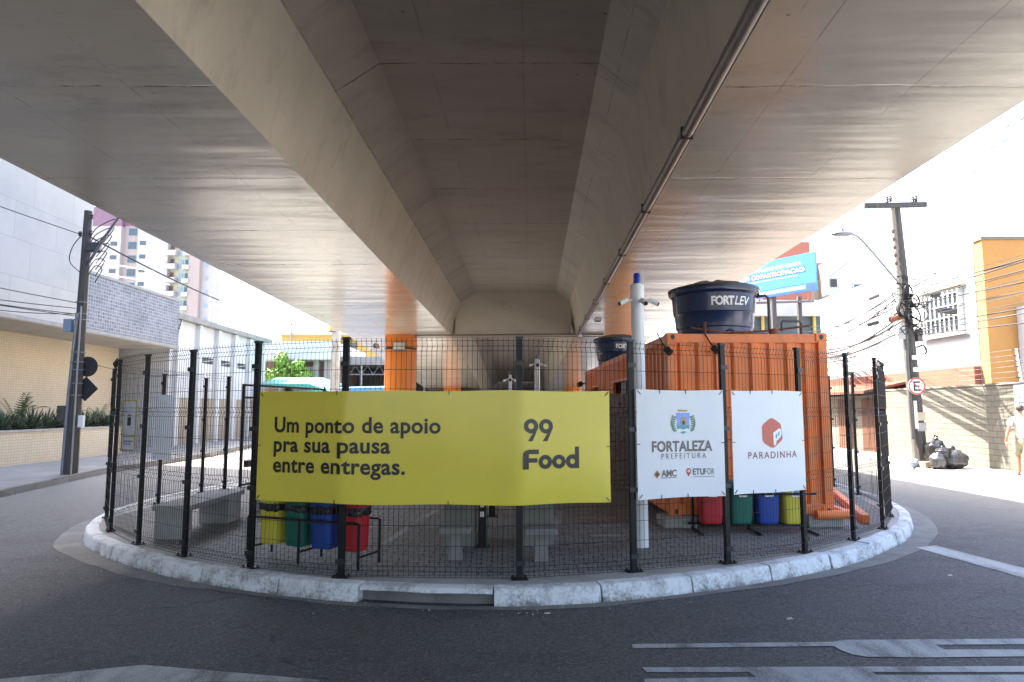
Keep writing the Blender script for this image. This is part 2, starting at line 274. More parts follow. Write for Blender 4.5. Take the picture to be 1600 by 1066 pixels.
# ------------------------------------------------------------------ mesh helpers
class MB:
    def __init__(s): s.v = []; s.f = []; s.sm = []
    def add(s, vs, fs, smooth=False):
        b = len(s.v); s.v += [tuple(p) for p in vs]; s.f += [tuple(i + b for i in f) for f in fs]; s.sm += [smooth] * len(fs); return s
    def box(s, x0, y0, z0, x1, y1, z1):
        return s.add([(x0, y0, z0), (x1, y0, z0), (x1, y1, z0), (x0, y1, z0), (x0, y0, z1), (x1, y0, z1), (x1, y1, z1), (x0, y1, z1)],
                     [(0, 3, 2, 1), (4, 5, 6, 7), (0, 1, 5, 4), (1, 2, 6, 5), (2, 3, 7, 6), (3, 0, 4, 7)])
    def obox(s, c, size, M):
        hx, hy, hz = [q / 2 for q in size]; c = Vector(c)
        vs = [c + M @ Vector((sx * hx, sy * hy, sz * hz)) for sz in (-1, 1) for sx, sy in ((-1, -1), (1, -1), (1, 1), (-1, 1))]
        return s.add(vs, [(0, 3, 2, 1), (4, 5, 6, 7), (0, 1, 5, 4), (1, 2, 6, 5), (2, 3, 7, 6), (3, 0, 4, 7)])
    def rbox(s, c, size, rz): return s.obox(c, size, Matrix.Rotation(rz, 3, 'Z'))
    def tube(s, pts, r, n=8, caps=True, smooth=True):
        pts = [Vector(p) for p in pts]; rs = r if isinstance(r, (list, tuple)) else [r] * len(pts)
        rings = []; up = None
        for i, p in enumerate(pts):
            t = (pts[min(i + 1, len(pts) - 1)] - pts[max(i - 1, 0)])
            if t.length < 1e-9: t = Vector((0, 0, 1))
            t.normalize()
            if up is None: up = Vector((0, 0, 1)) if abs(t.z) < .9 else Vector((1, 0, 0))
            a = t.cross(up)
            if a.length < 1e-6: a = t.cross(Vector((0, 1, 0)))
            a.normalize(); b = a.cross(t); up = b if abs(t.z) >= .9 else up
            rings.append([p + (a * math.cos(2 * PI * k / n) + b * math.sin(2 * PI * k / n)) * rs[i] for k in range(n)])
        vs = [q for rg in rings for q in rg]; fs = []
        for i in range(len(pts) - 1):
            for k in range(n):
                k2 = (k + 1) % n; fs.append((i * n + k, (i + 1) * n + k, (i + 1) * n + k2, i * n + k2))
        s.add(vs, fs, smooth)
        if caps: s.add(rings[0], [tuple(range(n))]); s.add(rings[-1], [tuple(range(n))[::-1]])
        return s
    def lathe(s, prof, c=(0, 0, 0), n=24, smooth=True, caps=True):
        vs = []; fs = []; m = len(prof)
        for r, z in prof:
            for k in range(n): vs.append((c[0] + r * math.cos(2 * PI * k / n), c[1] + r * math.sin(2 * PI * k / n), c[2] + z))
        for i in range(m - 1):
            for k in range(n):
                k2 = (k + 1) % n; fs.append((i * n + k, i * n + k2, (i + 1) * n + k2, (i + 1) * n + k))
        s.add(vs, fs, smooth)
        if caps:
            s.add(vs[:n], [tuple(range(n))[::-1]]); s.add(vs[-n:], [tuple(range(n))])
        return s
    def prism(s, poly, z0, z1):
        n = len(poly); vs = [(x, y, z0) for x, y in poly] + [(x, y, z1) for x, y in poly]
        return s.add(vs, [tuple(range(n))[::-1], tuple(range(n, 2 * n))] + [(i, (i + 1) % n, n + (i + 1) % n, n + i) for i in range(n)])
    def sweep(s, rings, close=True, caps=True, smooth=False):
        n = len(rings[0]); vs = [p for r in rings for p in r]; fs = []
        for i in range(len(rings) - 1):
            for k in range(n if close else n - 1):
                k2 = (k + 1) % n; fs.append((i * n + k, i * n + k2, (i + 1) * n + k2, (i + 1) * n + k))
        s.add(vs, fs, smooth)
        if caps: s.add(rings[0], [tuple(range(n))]); s.add(rings[-1], [tuple(range(n))[::-1]])
        return s
    def blob(s, c, r, seed=0, amp=.15, nu=14, nv=10, fr=3.0):
        rnd = random.Random(seed); ph = [rnd.uniform(0, 6.28) for _ in range(9)]; vs = []; fs = []
        for j in range(nv + 1):
            th = PI * j / nv
            for i in range(nu):
                a = 2 * PI * i / nu; d = Vector((math.sin(th) * math.cos(a), math.sin(th) * math.sin(a), math.cos(th)))
                k = 1 + amp * (math.sin(fr * d.x * 2 + ph[0]) * math.sin(fr * d.y * 2 + ph[1]) + .6 * math.sin(fr * 2.3 * d.z + ph[2] + 2 * d.x) + .5 * math.sin(fr * 4 * d.x + ph[3]) * math.sin(fr * 3.4 * d.z + ph[4]))
                vs.append((c[0] + d.x * r[0] * k, c[1] + d.y * r[1] * k, max(c[2] + d.z * r[2] * k, c[2] - r[2] * .86)))
        for j in range(nv):
            for i in range(nu):
                i2 = (i + 1) % nu; fs.append((j * nu + i, (j + 1) * nu + i, (j + 1) * nu + i2, j * nu + i2))
        return s.add(vs, fs, True)
    def build(s, name, m, parent=None, bevel=0.0, world=True, fix=True, ang=35):
        me = bpy.data.meshes.new(name)
        off = Vector((0, 0, 0)); 
        if parent is not None and world:
            q = parent
            while q is not None: off += q.location; q = q.parent
        elif parent is None and world and s.v:
            xs = [p[0] for p in s.v]; ys = [p[1] for p in s.v]; zs = [p[2] for p in s.v]
            off = Vector(((min(xs) + max(xs)) / 2, (min(ys) + max(ys)) / 2, min(zs)))
        me.from_pydata([tuple(Vector(p) - off) for p in s.v], [], s.f)
        me.polygons.foreach_set('use_smooth', s.sm)
        if fix or bevel > 0:
            bm = bmesh.new(); bm.from_mesh(me)
            if fix: bmesh.ops.recalc_face_normals(bm, faces=bm.faces)
            if bevel > 0:
                ed = [e for e in bm.edges if len(e.link_faces) == 2 and e.calc_face_angle(0) > .6]
                bmesh.ops.bevel(bm, geom=ed, offset=bevel, segments=2, profile=.6, affect='EDGES')
            bm.to_mesh(me); bm.free()
        if any(s.sm):
            try: me.set_sharp_from_angle(angle=math.radians(ang))
            except Exception: pass
        me.update()
        ms = m if isinstance(m, (list, tuple)) else [m]
        for q in ms: me.materials.append(MT[q] if isinstance(q, str) else q)
        o = bpy.data.objects.new(name, me); COL.objects.link(o)
        if parent is not None: o.parent = parent
        elif world: o.location = off
        return o
def tag(o, label=None, cat=None, group=None, kind=None):
    for k, v in (('label', label), ('category', cat), ('group', group), ('kind', kind)):
        if v: o[k] = v
    return o
def thing(name, label, cat, loc=(0, 0, 0), group=None, rz=0.0):
    o = bpy.data.objects.new(name, None); o.empty_display_size = .2; COL.objects.link(o)
    o.location = loc; o.rotation_euler = (0, 0, rz)
    return tag(o, label, cat, group)
def struct(o): o['kind'] = 'structure'; return o
def copy_tree(o, parent=None):
    c = o.copy(); COL.objects.link(c)
    if parent is not None: c.parent = parent
    for ch in list(o.children): copy_tree(ch, c)
    return c
def catmull(P, n=8, closed=False):
    out = []; m = len(P)
    for i in range(m if closed else m - 1):
        p0, p1, p2, p3 = [Vector(P[(i + k) % m] if closed else P[min(max(i + k, 0), m - 1)]) for k in (-1, 0, 1, 2)]
        for j in range(n):
            t = j / n
            out.append(.5 * ((2 * p1) + (-p0 + p2) * t + (2 * p0 - 5 * p1 + 4 * p2 - p3) * t * t + (-p0 + 3 * p1 - 3 * p2 + p3) * t ** 3))
    if not closed: out.append(Vector(P[-1]))
    return out
def resample(P, step):
    P = [Vector(p) for p in P]; L = [0.0]
    for a, b in zip(P, P[1:]): L.append(L[-1] + (b - a).length)
    n = max(1, round(L[-1] / step)); out = []
    for i in range(n + 1):
        d = L[-1] * i / n; k = 0
        while k < len(L) - 2 and L[k + 1] < d: k += 1
        out.append(P[k].lerp(P[k + 1], (d - L[k]) / max(1e-9, L[k + 1] - L[k])))
    return out
def along(P, d):
    for a, b in zip(P, P[1:]):
        l = (b - a).length
        if d <= l or b is P[-1]: return a.lerp(b, d / l), (b - a).normalized()
        d -= l
# ---- flat lettering: (verts2d, faces) ready to be mapped on a surface
_tc = {}
def text2d(s, size=1.0, bold=0.0, shear=0.0, space=1.0):
    cu = bpy.data.curves.new('lettering', 'FONT'); cu.body = s; cu.size = size; cu.offset = bold; cu.shear = shear; cu.space_character = space
    cu.fill_mode = 'FRONT'; cu.resolution_u = 4
    o = bpy.data.objects.new('lettering', cu); COL.objects.link(o); bpy.context.view_layer.update()
    me = bpy.data.meshes.new_from_object(o.evaluated_get(bpy.context.evaluated_depsgraph_get()))
    vs = [(v.co.x, v.co.y) for v in me.vertices]; fs = [tuple(p.vertices) for p in me.polygons]
    bpy.data.objects.remove(o); bpy.data.curves.remove(cu); bpy.data.meshes.remove(me)
    return vs, fs
def fit(t, x0, y0, x1=None, h=None):
    """place lettering with its left-bottom at (x0,y0), width to x1 and / or cap height h"""
    vs, fs = t; ax = min(v[0] for v in vs); bx = max(v[0] for v in vs); ay = min(v[1] for v in vs); by = max(v[1] for v in vs)
    sy = h / (by - ay) if h else None; sx = (x1 - x0) / (bx - ax) if x1 is not None else None
    sx = sx if sx else sy; sy = sy if sy else sx
    return [(x0 + (v[0] - ax) * sx, y0 + (v[1] - ay) * sy) for v in vs], fs
def ann(cx, cy, r0, r1, n=28, a0=0.0, a1=2 * PI):
    vs = []; fs = []
    for i in range(n + 1):
        a = a0 + (a1 - a0) * i / n
        vs += [(cx + r0 * math.cos(a), cy + r0 * math.sin(a)), (cx + r1 * math.cos(a), cy + r1 * math.sin(a))]
    for i in range(n): fs.append((2 * i, 2 * i + 1, 2 * i + 3, 2 * i + 2))
    return vs, fs
def poly2(*p): return list(p), [tuple(range(len(p)))]
def rect2(x0, y0, x1, y1): return poly2((x0, y0), (x1, y0), (x1, y1), (x0, y1))
def ell2(cx, cy, rx, ry, rot=0.0, n=14):
    return poly2(*[(cx + rx * math.cos(a) * math.cos(rot) - ry * math.sin(a) * math.sin(rot), cy + rx * math.cos(a) * math.sin(rot) + ry * math.sin(a) * math.cos(rot)) for a in [2 * PI * i / n for i in range(n)]])
def flat(shapes, fn, name, m, parent, cuts=(), d=0.0, edge=.0):
    """shapes: list of (verts2d, faces); fn(u, v, d) -> world point"""
    bm = bmesh.new()
    for vs, fs in shapes:
        bv = [bm.verts.new((v[0], v[1], 0)) for v in vs]
        for f in fs:
            try: bm.faces.new([bv[i] for i in f])
            except ValueError: pass
    for c in cuts:
        bmesh.ops.bisect_plane(bm, geom=bm.verts[:] + bm.edges[:] + bm.faces[:], plane_co=(c, 0, 0), plane_no=(1, 0, 0))
    bmesh.ops.triangulate(bm, faces=[f for f in bm.faces if len(f.verts) > 4])
    mb = MB(); bm.verts.index_update()
    mb.add([fn(v.co.x, v.co.y, d) for v in bm.verts], [tuple(v.index for v in f.verts) for f in bm.faces]); bm.free()
    return mb.build(name, m, parent, fix=False)
def planefn(o, ux, uz, n):
    o, ux, uz, n = Vector(o), Vector(ux), Vector(uz), Vector(n)
    return lambda u, v, d: tuple(o + ux * u + uz * v + n * d)

# ================================================================== SETTING: ground, road, island, pavements
MB().add([(-500, -300, -.02), (500, -300, -.02), (500, 900, -.02), (-500, 900, -.02)], [(0, 1, 2, 3)]).build('ground', 'earth').__setitem__('kind', 'structure')
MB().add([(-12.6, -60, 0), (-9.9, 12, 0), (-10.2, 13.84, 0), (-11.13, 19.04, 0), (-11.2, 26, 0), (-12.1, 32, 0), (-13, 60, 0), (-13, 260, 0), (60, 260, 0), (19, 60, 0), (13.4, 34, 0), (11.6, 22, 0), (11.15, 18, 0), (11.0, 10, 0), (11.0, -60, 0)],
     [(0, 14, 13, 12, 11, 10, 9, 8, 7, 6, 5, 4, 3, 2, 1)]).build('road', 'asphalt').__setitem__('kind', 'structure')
KP = [(-5.2, 62), (-5.2, 40), (-5.25, 26), (-5.7, 19), (-6.35, 14.5), (-6.55, 12.4), (-6.3, 10.6), (-5.68, 9.29), (-4.96, 8.48), (-4.25, 7.84), (-3.53, 7.35), (-2.75, 6.93), (-1.89, 6.58), (-1.1, 6.38), (-.3, 6.29), (.6, 6.38), (1.42, 6.63), (2.32, 7.03), (3.18, 7.51), (4.02, 8.13), (4.8, 8.87), (5.5, 9.69), (6.18, 10.8), (6.65, 12.1), (7.0, 13.8), (7.15, 18), (6.9, 30), (6.6, 62)]
kc = [Vector((p[0], p[1], 0)) for p in catmull([(x, y, 0) for x, y in KP], 6)]
kc = resample(kc, .25)
def offs(P, d):
    out = []
    for i, p in enumerate(P):
        t = (P[min(i + 1, len(P) - 1)] - P[max(i - 1, 0)]).normalized(); out.append(p + Vector((-t.y, t.x, 0)) * d)   # + = towards the island
    return out
# island body
inner = offs(kc, .13)
struct(MB().prism([(p.x, p.y) for p in inner][::-1], .0, .146).build('island_footway', 'concrete'))
# gutter strip round the kerb: wide at the flanks, narrow in front
def gw(p): return (.12 + .20 * min(1, max(0, (abs(p.x) - 2.2) / 3.2)) + .015 * math.sin(p.x * 3.1) + .012 * math.sin(p.x * 7.7 + 1))
o1 = [p + (q - p) * gw(p) for p, q in zip(kc, offs(kc, -1.0))]
g_ = MB(); n_ = len(kc)
g_.add([(p.x, p.y, .005) for p in kc] + [(p.x, p.y, .004) for p in o1], [(i, i + 1, n_ + i + 1, n_ + i) for i in range(n_ - 1)]); struct(g_.build('gutter_strip', 'apron'))
# kerb stones with open joints, one of them hollowed for the storm drain
kb = MB(); D0 = 0.0
kl = [0.0]
for a, b in zip(kc, kc[1:]): kl.append(kl[-1] + (b - a).length)
def kpt(d):
    k = 0
    while k < len(kl) - 2 and kl[k + 1] < d: k += 1
    t = (d - kl[k]) / (kl[k + 1] - kl[k]); p = kc[k].lerp(kc[k + 1], t)
    a = kc[max(k - 1, 0)]; b = kc[min(k + 2, len(kc) - 1)]; tt = (b - a).normalized()
    return p, Vector((-tt.y, tt.x, 0))
def at_x(x):   # arc length where the front kerb passes x
    best = min((i for i in range(len(kc)) if kc[i].y < 9), key=lambda i: abs(kc[i].x - x)); return kl[best]
dl, dr = at_x(-1.36), at_x(-.17)
cuts_ = []; d = .0
while d < kl[-1]:
    nx = d + random.uniform(.92, 1.08); cuts_.append((d, min(nx, kl[-1]))); d = nx
segs = []
for a, b in cuts_:
    if b <= dl or a >= dr: segs.append((a, b))
    else:
        if a < dl: segs.append((a, dl))
        if b > dr: segs.append((dr, b))
rk = random.Random(3)
def kerb_piece(mb, a, b, prof, jit=True):
    rings = []; j = rk.uniform(-.012, .012) if jit else 0; jz = rk.uniform(-.006, .008) if jit else 0
    m = max(2, int((b - a) / .05))
    for i in range(m + 1):
        dd = a + .009 + (b - a - .018) * i / m; p, nrm = kpt(dd); e = min(i, m - i); rr = .007 if e == 0 else 0.0
        w1 = .0025 * math.sin(dd * 11 + j * 300) + .0015 * math.sin(dd * 41)
        rings.append([(p.x + nrm.x * (o_ + j + w1 + rr), p.y + nrm.y * (o_ + j + w1 + rr), (z_ + jz + w1 * .6 - rr * .5) if z_ > .02 else z_) for o_, z_ in prof])
    mb.sweep(rings, smooth=True)
full = [(-.020, 0.0), (-.008, .05), (.006, .125), (.016, .145), (.034, .153), (.16, .155), (.16, 0.0)]
for a, b in segs: kerb_piece(kb, a, b, full)
kerb_piece(kb, dl, dr, [(.0, .112), (.008, .135), (.03, .150), (.055, .154), (.16, .155), (.16, .112)])
struct(kb.build('island_kerb', 'kerb', ang=50))
dn = MB(); kerb_piece(dn, dl - .02, dr + .02, [(.10, .0), (.10, .118), (.145, .118), (.145, 0.0)], False)
struct(dn.build('storm_drain_inlet', 'apron'))
# grit and scraps lying along the kerb
gm = MB(); rg = random.Random(5)
for _ in range(900):
    p, nrm = kpt(rg.uniform(kl[-1] * .28, kl[-1] * .72)); q = p - nrm * (.02 + abs(rg.gauss(0, .16))); s_ = rg.uniform(.003, .011); a_ = rg.uniform(0, 6.28)
    gm.add([(q.x + s_ * math.cos(a_ + k * 2.09), q.y + s_ * math.sin(a_ + k * 2.09), .004) for k in range(3)] + [(q.x, q.y, .004 + s_ * .9)], [(0, 1, 3), (1, 2, 3), (2, 0, 3)])
tag(gm.build('kerb_grit', 'concrete'), 'fine grit and small stones gathered along the foot of the kerb', 'grit', kind='stuff')
for k, (x, y, lab) in enumerate([(.28, 6.05, 'tiny pale paper scrap on the asphalt below the centre of the kerb'), (2.3, 5.9, 'tiny pale paper scrap on the asphalt right of the centre'), (-1.9, 5.6, 'tiny leaf scrap on the asphalt left of the storm drain'), (4.6, 7.4, 'tiny pale scrap on the asphalt near the right stop line')]):
    tag(MB().add([(x, y, .006), (x + .05, y + .01, .007), (x + .045, y + .03, .018), (x - .004, y + .022, .012)], [(0, 1, 2, 3)]).build('paper_scrap', 'cream_stain' if k != 2 else 'bark', fix=False), lab, 'litter')
# pavers inside the fence
FP = [(-5.31, 9.24), (-4.47, 8.37), (-3.61, 7.72), (-2.66, 7.14), (-1.64, 6.74), (.07, 6.67), (1.21, 6.98), (2.26, 7.35), (3.30, 7.89), (4.23, 8.65), (5.01, 9.43), (5.69, 10.49)]
LP = [(-5.31, 9.24), (-6.02, 10.35), (-6.05, 11.9), (-6.0, 13.42), (-5.78, 13.96)]
RPo = [(5.69, 10.49), (6.15, 11.6), (6.54, 13.13), (6.72, 14.5), (6.85, 17.0), (6.85, 19.5), (6.8, 22.0)]
pv = [(-4.9, 60), (-4.9, 26), (-5.3, 19), (-5.75, 14.0)] + [(x + .06, y + .1) for x, y in LP[1:4][::-1]] + [(x, y + .09) for x, y in FP] + [(x - .1, y) for x, y in RPo[1:]] + [(6.3, 60)]
struct(MB().prism(pv, .147, .151).build('island_pavers', 'pavers'))
# white bay lines on the pavers
for k, (a, b) in enumerate([((-1.55, 8.3), (-1.2, 11.2)), ((-1.95, 9.55), (-.2, 9.6)), ((1.0, 8.9), (2.0, 8.95)), ((.9, 9.6), (1.9, 9.65)), ((.95, 10.3), (1.85, 10.35)), ((.5, 8.2), (.75, 11))]):
    a = Vector((*a, 0)); b = Vector((*b, 0)); t = (b - a).normalized() * 1; nn = Vector((-t.y, t.x, 0)) * .05
    struct(MB().add([tuple(q + Vector((0, 0, .155))) for q in (a + nn, b + nn, b - nn, a - nn)], [(0, 1, 2, 3)]).build('bay_line', 'mark'))
# left pavement with its old kerb
lk = [(-12.4, -60), (-9.75, 12), (-10.2, 13.84), (-11.13, 19.04), (-11.2, 26), (-12.1, 32), (-13, 60), (-13, 90)]
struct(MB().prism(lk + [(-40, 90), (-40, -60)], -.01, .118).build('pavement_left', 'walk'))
def kerb_line(name, P, side):
    mb = MB(); P = resample([(x, y, 0) for x, y in P], .95)
    for a, b in zip(P, P[1:]):
        t = (b - a).normalized(); n = Vector((-t.y, t.x, 0)) * side; e = t * .006; j = random.uniform(-.006, .006)
        q = [a + e, b - e, b - e + n * .15, a + e + n * .15]
        mb.add([(v.x, v.y, 0) for v in q] + [(v.x + n.x * (.015 if i < 2 else 0), v.y + n.y * (.015 if i < 2 else 0), .14 + j) for i, v in enumerate(q)], [(0, 1, 5, 4), (1, 2, 6, 5), (2, 3, 7, 6), (3, 0, 4, 7), (4, 5, 6, 7)])
    return struct(mb.build(name, 'dark_kerb'))
kerb_line('kerb_left', [(-10.9, -20)] + lk[1:7], 1)
rkp = [(11.0, -60), (11.0, 10), (11.15, 18), (11.6, 22), (13.4, 34), (19, 60)]
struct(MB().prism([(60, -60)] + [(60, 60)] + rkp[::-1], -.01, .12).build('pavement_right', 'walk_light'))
kerb_line('kerb_right', [(11.0, -10)] + rkp[1:], -1)
# road markings
def mark(poly): struct(MB().add([(x, y, .005) for x, y in poly], [tuple(range(len(poly)))]).build('road_marking', 'mark'))
def gp(px, py):
    c, s = math.cos(math.atan(107 / 1067)), math.sin(math.atan(107 / 1067)); u, w = px - 800, 533 - py
    rz = 1067 * s + w * c; t = -1.75 / rz; return (u * t, (1067 * c - w * s) * t)
for P in ([(988, 1007.5), (1300, 1004), (1303, 1010.5), (988, 1014)],
          [(1300, 1004), (1320, 1001), (1850, 997), (1850, 1006.5), (1462, 1008.5), (1475, 1016), (1850, 1015.5), (1850, 1024), (1445, 1028.5), (1355, 1027.5), (1332, 1023.5), (1315, 1017.5), (1303, 1010.5)],
          [(1003, 1044), (1850, 1041), (1850, 1051.5), (1363, 1051.5), (1180, 1051.5), (1010, 1051.5)],
          [(1007, 1062), (1182, 1059), (1170, 1051.5), (1363, 1051.5), (1370, 1056), (1850, 1055.5), (1850, 1072), (1007, 1072)],
          [(-140, 1076), (225, 1040), (500, 1063.5), (500, 1066.5), (310, 1066.5), (310, 1110), (105, 1110), (105, 1066), (-140, 1082)],
          [(1430, 856), (1462, 853), (1700, 914), (1700, 932)]):
    mark([gp(*q) for q in P])

# ================================================================== VIADUCT
via = thing('viaduct', 'beige painted concrete viaduct of twin box girders passing overhead on orange columns', 'viaduct', (0, 25, 0))
def cl(y): return .0281 * (y - 25) if y <= 25 else .004 * (y - 25)
def zs(y): return 4.45 - .0159 * (y - 25) if y <= 25 else 4.45 - .058 * (y - 25)
def lo(y): return -5.6 - .0235 * (min(y, 25) - 8)
def ro(y): return 5.52 - .015 * (min(y, 25) - 6)
def sweepy(ys, fn): return [[(cl(y) + o_, y, zs(y) + z_) for o_, z_ in fn(y)] for y in ys]
Y1 = [-13, -6, 0, 6, 10, 14, 18, 22, 25.0]; Y2 = [25.02, 29, 34, 40, 48, 58]
for YS in (Y1, Y2):
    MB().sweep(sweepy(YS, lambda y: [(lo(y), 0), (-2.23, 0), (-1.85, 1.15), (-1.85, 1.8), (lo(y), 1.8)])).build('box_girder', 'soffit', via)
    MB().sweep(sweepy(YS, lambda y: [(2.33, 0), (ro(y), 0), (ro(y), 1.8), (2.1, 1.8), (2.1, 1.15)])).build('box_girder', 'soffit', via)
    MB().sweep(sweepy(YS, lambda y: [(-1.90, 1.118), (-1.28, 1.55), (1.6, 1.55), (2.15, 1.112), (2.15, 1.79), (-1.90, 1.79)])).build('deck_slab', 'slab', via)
    MB().sweep(sweepy(YS, lambda y: [(-2.227, .003), (-1.845, 1.151), (-1.86, 1.151), (-2.242, .003)])).build('girder_web', 'girder', via)
    MB().sweep(sweepy(YS, lambda y: [(2.327, .003), (2.342, .003), (2.11, 1.151), (2.095, 1.151)])).build('girder_web', 'girder', via)
    for sd_ in (-1, 1):  # parapets unseen from below, made taller to push the deck shadow further right
        MB().sweep(sweepy(YS, lambda y: [((lo(y) if sd_ < 0 else ro(y) - .22), 1.8), ((lo(y) + .22 if sd_ < 0 else ro(y)), 1.8), ((lo(y) + .2 if sd_ < 0 else ro(y) - .04), 3.3), ((lo(y) + .04 if sd_ < 0 else ro(y) - .2), 3.3)])).build('parapet', 'girder', via)
MB().box(-2.05, 24.55, 4.44, 2.15, 25.6, 6.1).build('cross_beam', 'girder', via)
MB().box(-6.5, 58.05, 0, 6.5, 60, 4.3).build('abutment', 'concrete', via)
for yy in (25.1, 46):
    for xx in (-4.1, 4.0): MB().lathe([(.585, 0), (.585, zs(yy) + .02)], (xx + cl(yy), yy, 0), 40).build('column', 'orange_paint', via)
# drain pipe and conduits under the right girder
mb = MB(); mb.tube([(cl(y) + 2.365, y, zs(y) - .064) for y in (-12.5, 2, 8, 14, 20, 24.3)], .060, 12); mb.build('drain_pipe', 'pipe_brown', via)
mb = MB(); mb.tube([(cl(y) + 2.455, y, zs(y) - .025) for y in (-12.5, 2, 8, 14, 20, 24.3)], .022, 8)
for i in range(12):
    y = -6 + i * 2.6; mb.box(cl(y) + 2.30, y, zs(y) - .130, cl(y) + 2.43, y + .018, zs(y) + .01)
mb.build('conduit', 'blackp', via)
mb = MB(); mb.tube([(-3.5, 24.4, 4.40), (-1.2, 24.4, 4.41), (1.0, 24.4, 4.43), (2.4, 24.4, 4.44), (3.3, 24.4, 4.43)], .035, 8); mb.tube([(-3.5, 24.38, 4.33), (0, 24.38, 4.34), (3.3, 24.38, 4.36)], .018, 6)
mb.build('conduit', 'pipe_brown', via)
# floodlights clipped to the viaduct
def floodlight(name, label, c, rz, tilt, s=.2, group=None):
    t = thing(name, label, 'floodlight', c, group)
    M = Matrix.Rotation(rz, 3, 'Z') @ Matrix.Rotation(tilt, 3, 'X')
    mb = MB(); mb.obox((0, 0, 0), (s * 1.3, s * .35, s), M)
    for k in range(5): mb.obox(M @ Vector((-s * .5 + k * s * .25, s * .25, 0)), (s * .05, s * .2, s * .8), M)
    mb.build('lamp_body', 'steel', t, world=False, bevel=.006)
    MB().obox(M @ Vector((0, -s * .19, 0)), (s * 1.15, s * .03, s * .85), M).build('lamp_glass', 'white_plastic', t, world=False)
    MB().tube([M @ Vector((0, s * .2, 0)), M @ Vector((0, s * .7, s * .3))], s * .07, 6).build('bracket', 'blackp', t, world=False)
floodlight('floodlight', 'grey floodlight strapped to the left orange column', (-4.05, 24.36, 3.98), 0.15, -.5, .34)
floodlight('floodlight', 'small floodlight aimed left beside the left orange column', (-4.88, 24.5, 4.02), 1.2, -.3, .20)
floodlight('floodlight', 'little white floodlight on the pipe high under the right girder', (2.52, 19.9, 4.38), -.3, -.6, .15)
floodlight('floodlight', 'little white floodlight where the pipe meets the cross beam', (2.38, 23.9, 4.32), .3, -.6, .15)
st_ = MB(); st_.lathe([(.588, 0), (.588, .07)], (-4.1, 25.1, 3.93), 40, caps=False); st_.build('strap', 'blackp', via)

# ================================================================== MESH FENCE ROUND THE ISLAND
fence = thing('mesh_fence', 'black welded wire mesh fence on square posts curving round the island', 'fence', (0, 9, .15))
ZH = [.165, .215, .265, .455, .645, .80, .95, 1.0, 1.05, 1.24, 1.43, 1.67, 1.72, 1.77, 1.95, 2.14, 2.32, 2.37, 2.42]
FOLD = {.215, 1.0, 1.72, 2.37}
def fence_post(x, y, rz, h=2.44, base=True):
    mb = MB(); mb.rbox((x, y, .15 + (h - .15) / 2), (.062, .042, h - .15), rz)
    p = mb.build('post', 'black', fence, bevel=.004)
    MB().rbox((x, y, h + .012), (.074, .054, .024), rz).build('post_cap', 'blackp', p)
    mb = MB(); mb.rbox((x, y, .155), (.16, .11, .010), rz)
    for sx, sy in ((-.06, -.035), (.06, -.035), (.06, .035), (-.06, .035)):
        q = Matrix.Rotation(rz, 3, 'Z') @ Vector((sx, sy, 0)); mb.lathe([(.010, 0), (.010, .022)], (x + q.x, y + q.y, .158), 6)
    mb.build('base_plate', 'black', p)
    nrm = Matrix.Rotation(rz, 3, 'Z') @ Vector((0, -1, 0))
    for z in (.3, .95, 1.55, 2.2): MB().rbox((x + nrm.x * .03, y + nrm.y * .03, z), (.085, .022, .045), rz).build('mesh_clip', 'blackp', p)
def wire_panel(a, b, top=2.42, w=.0024):
    a = Vector((a[0], a[1], 0)); b = Vector((b[0], b[1], 0)); t = (b - a).normalized(); n = Vector((t.y, -t.x, 0)); L = (b - a).length
    mb = MB(); zh = [z for z in ZH if z <= top + .001]
    def P(u, d, z): return a + t * u + n * d + Vector((0, 0, z))
    m = max(2, round((L - .05) / .05)); u0 = (L - (m - 1) * .05) / 2
    chain = [zh[0] - .0] ; offv = []
    for z in zh: offv.append((z, -.028 if z in FOLD else 0.0))
    offv.append((top + .03, 0.0))
    for k in range(m):
        u = u0 + k * .05; vs = []; fs = []
        for z, d in offv:
            c = .033 + d
            vs += [P(u - w, c, z), P(u, c - w, z), P(u + w, c, z), P(u, c + w, z)]
        for i in range(len(offv) - 1):
            for j in range(4): fs.append((i * 4 + j, i * 4 + (j + 1) % 4, (i + 1) * 4 + (j + 1) % 4, (i + 1) * 4 + j))
        mb.add(vs, fs)
    for z in zh:
        d = .033 + (-.028 if z in FOLD else 0.0) + w * 1.6; vs = []
        for u in (.01, L - .01): vs += [P(u, d, z - w), P(u, d + w, z), P(u, d, z + w), P(u, d - w, z)]
        mb.add(vs, [(j, (j + 1) % 4, 4 + (j + 1) % 4, 4 + j) for j in range(4)])
    return mb.build('wire_panel', 'wire', fence, fix=False)
allp = LP[:0:-1] + FP + RPo[1:]
for i, (x, y) in enumerate(allp):
    a = Vector(allp[max(i - 1, 0)]); b = Vector(allp[min(i + 1, len(allp) - 1)]); tt = b - a
    fence_post(x, y, math.atan2(tt.y, tt.x), 2.34 if x < -5.9 else (2.40 if x < -3 else 2.44))
for a, b in zip(allp, allp[1:]): wire_panel(a, b)
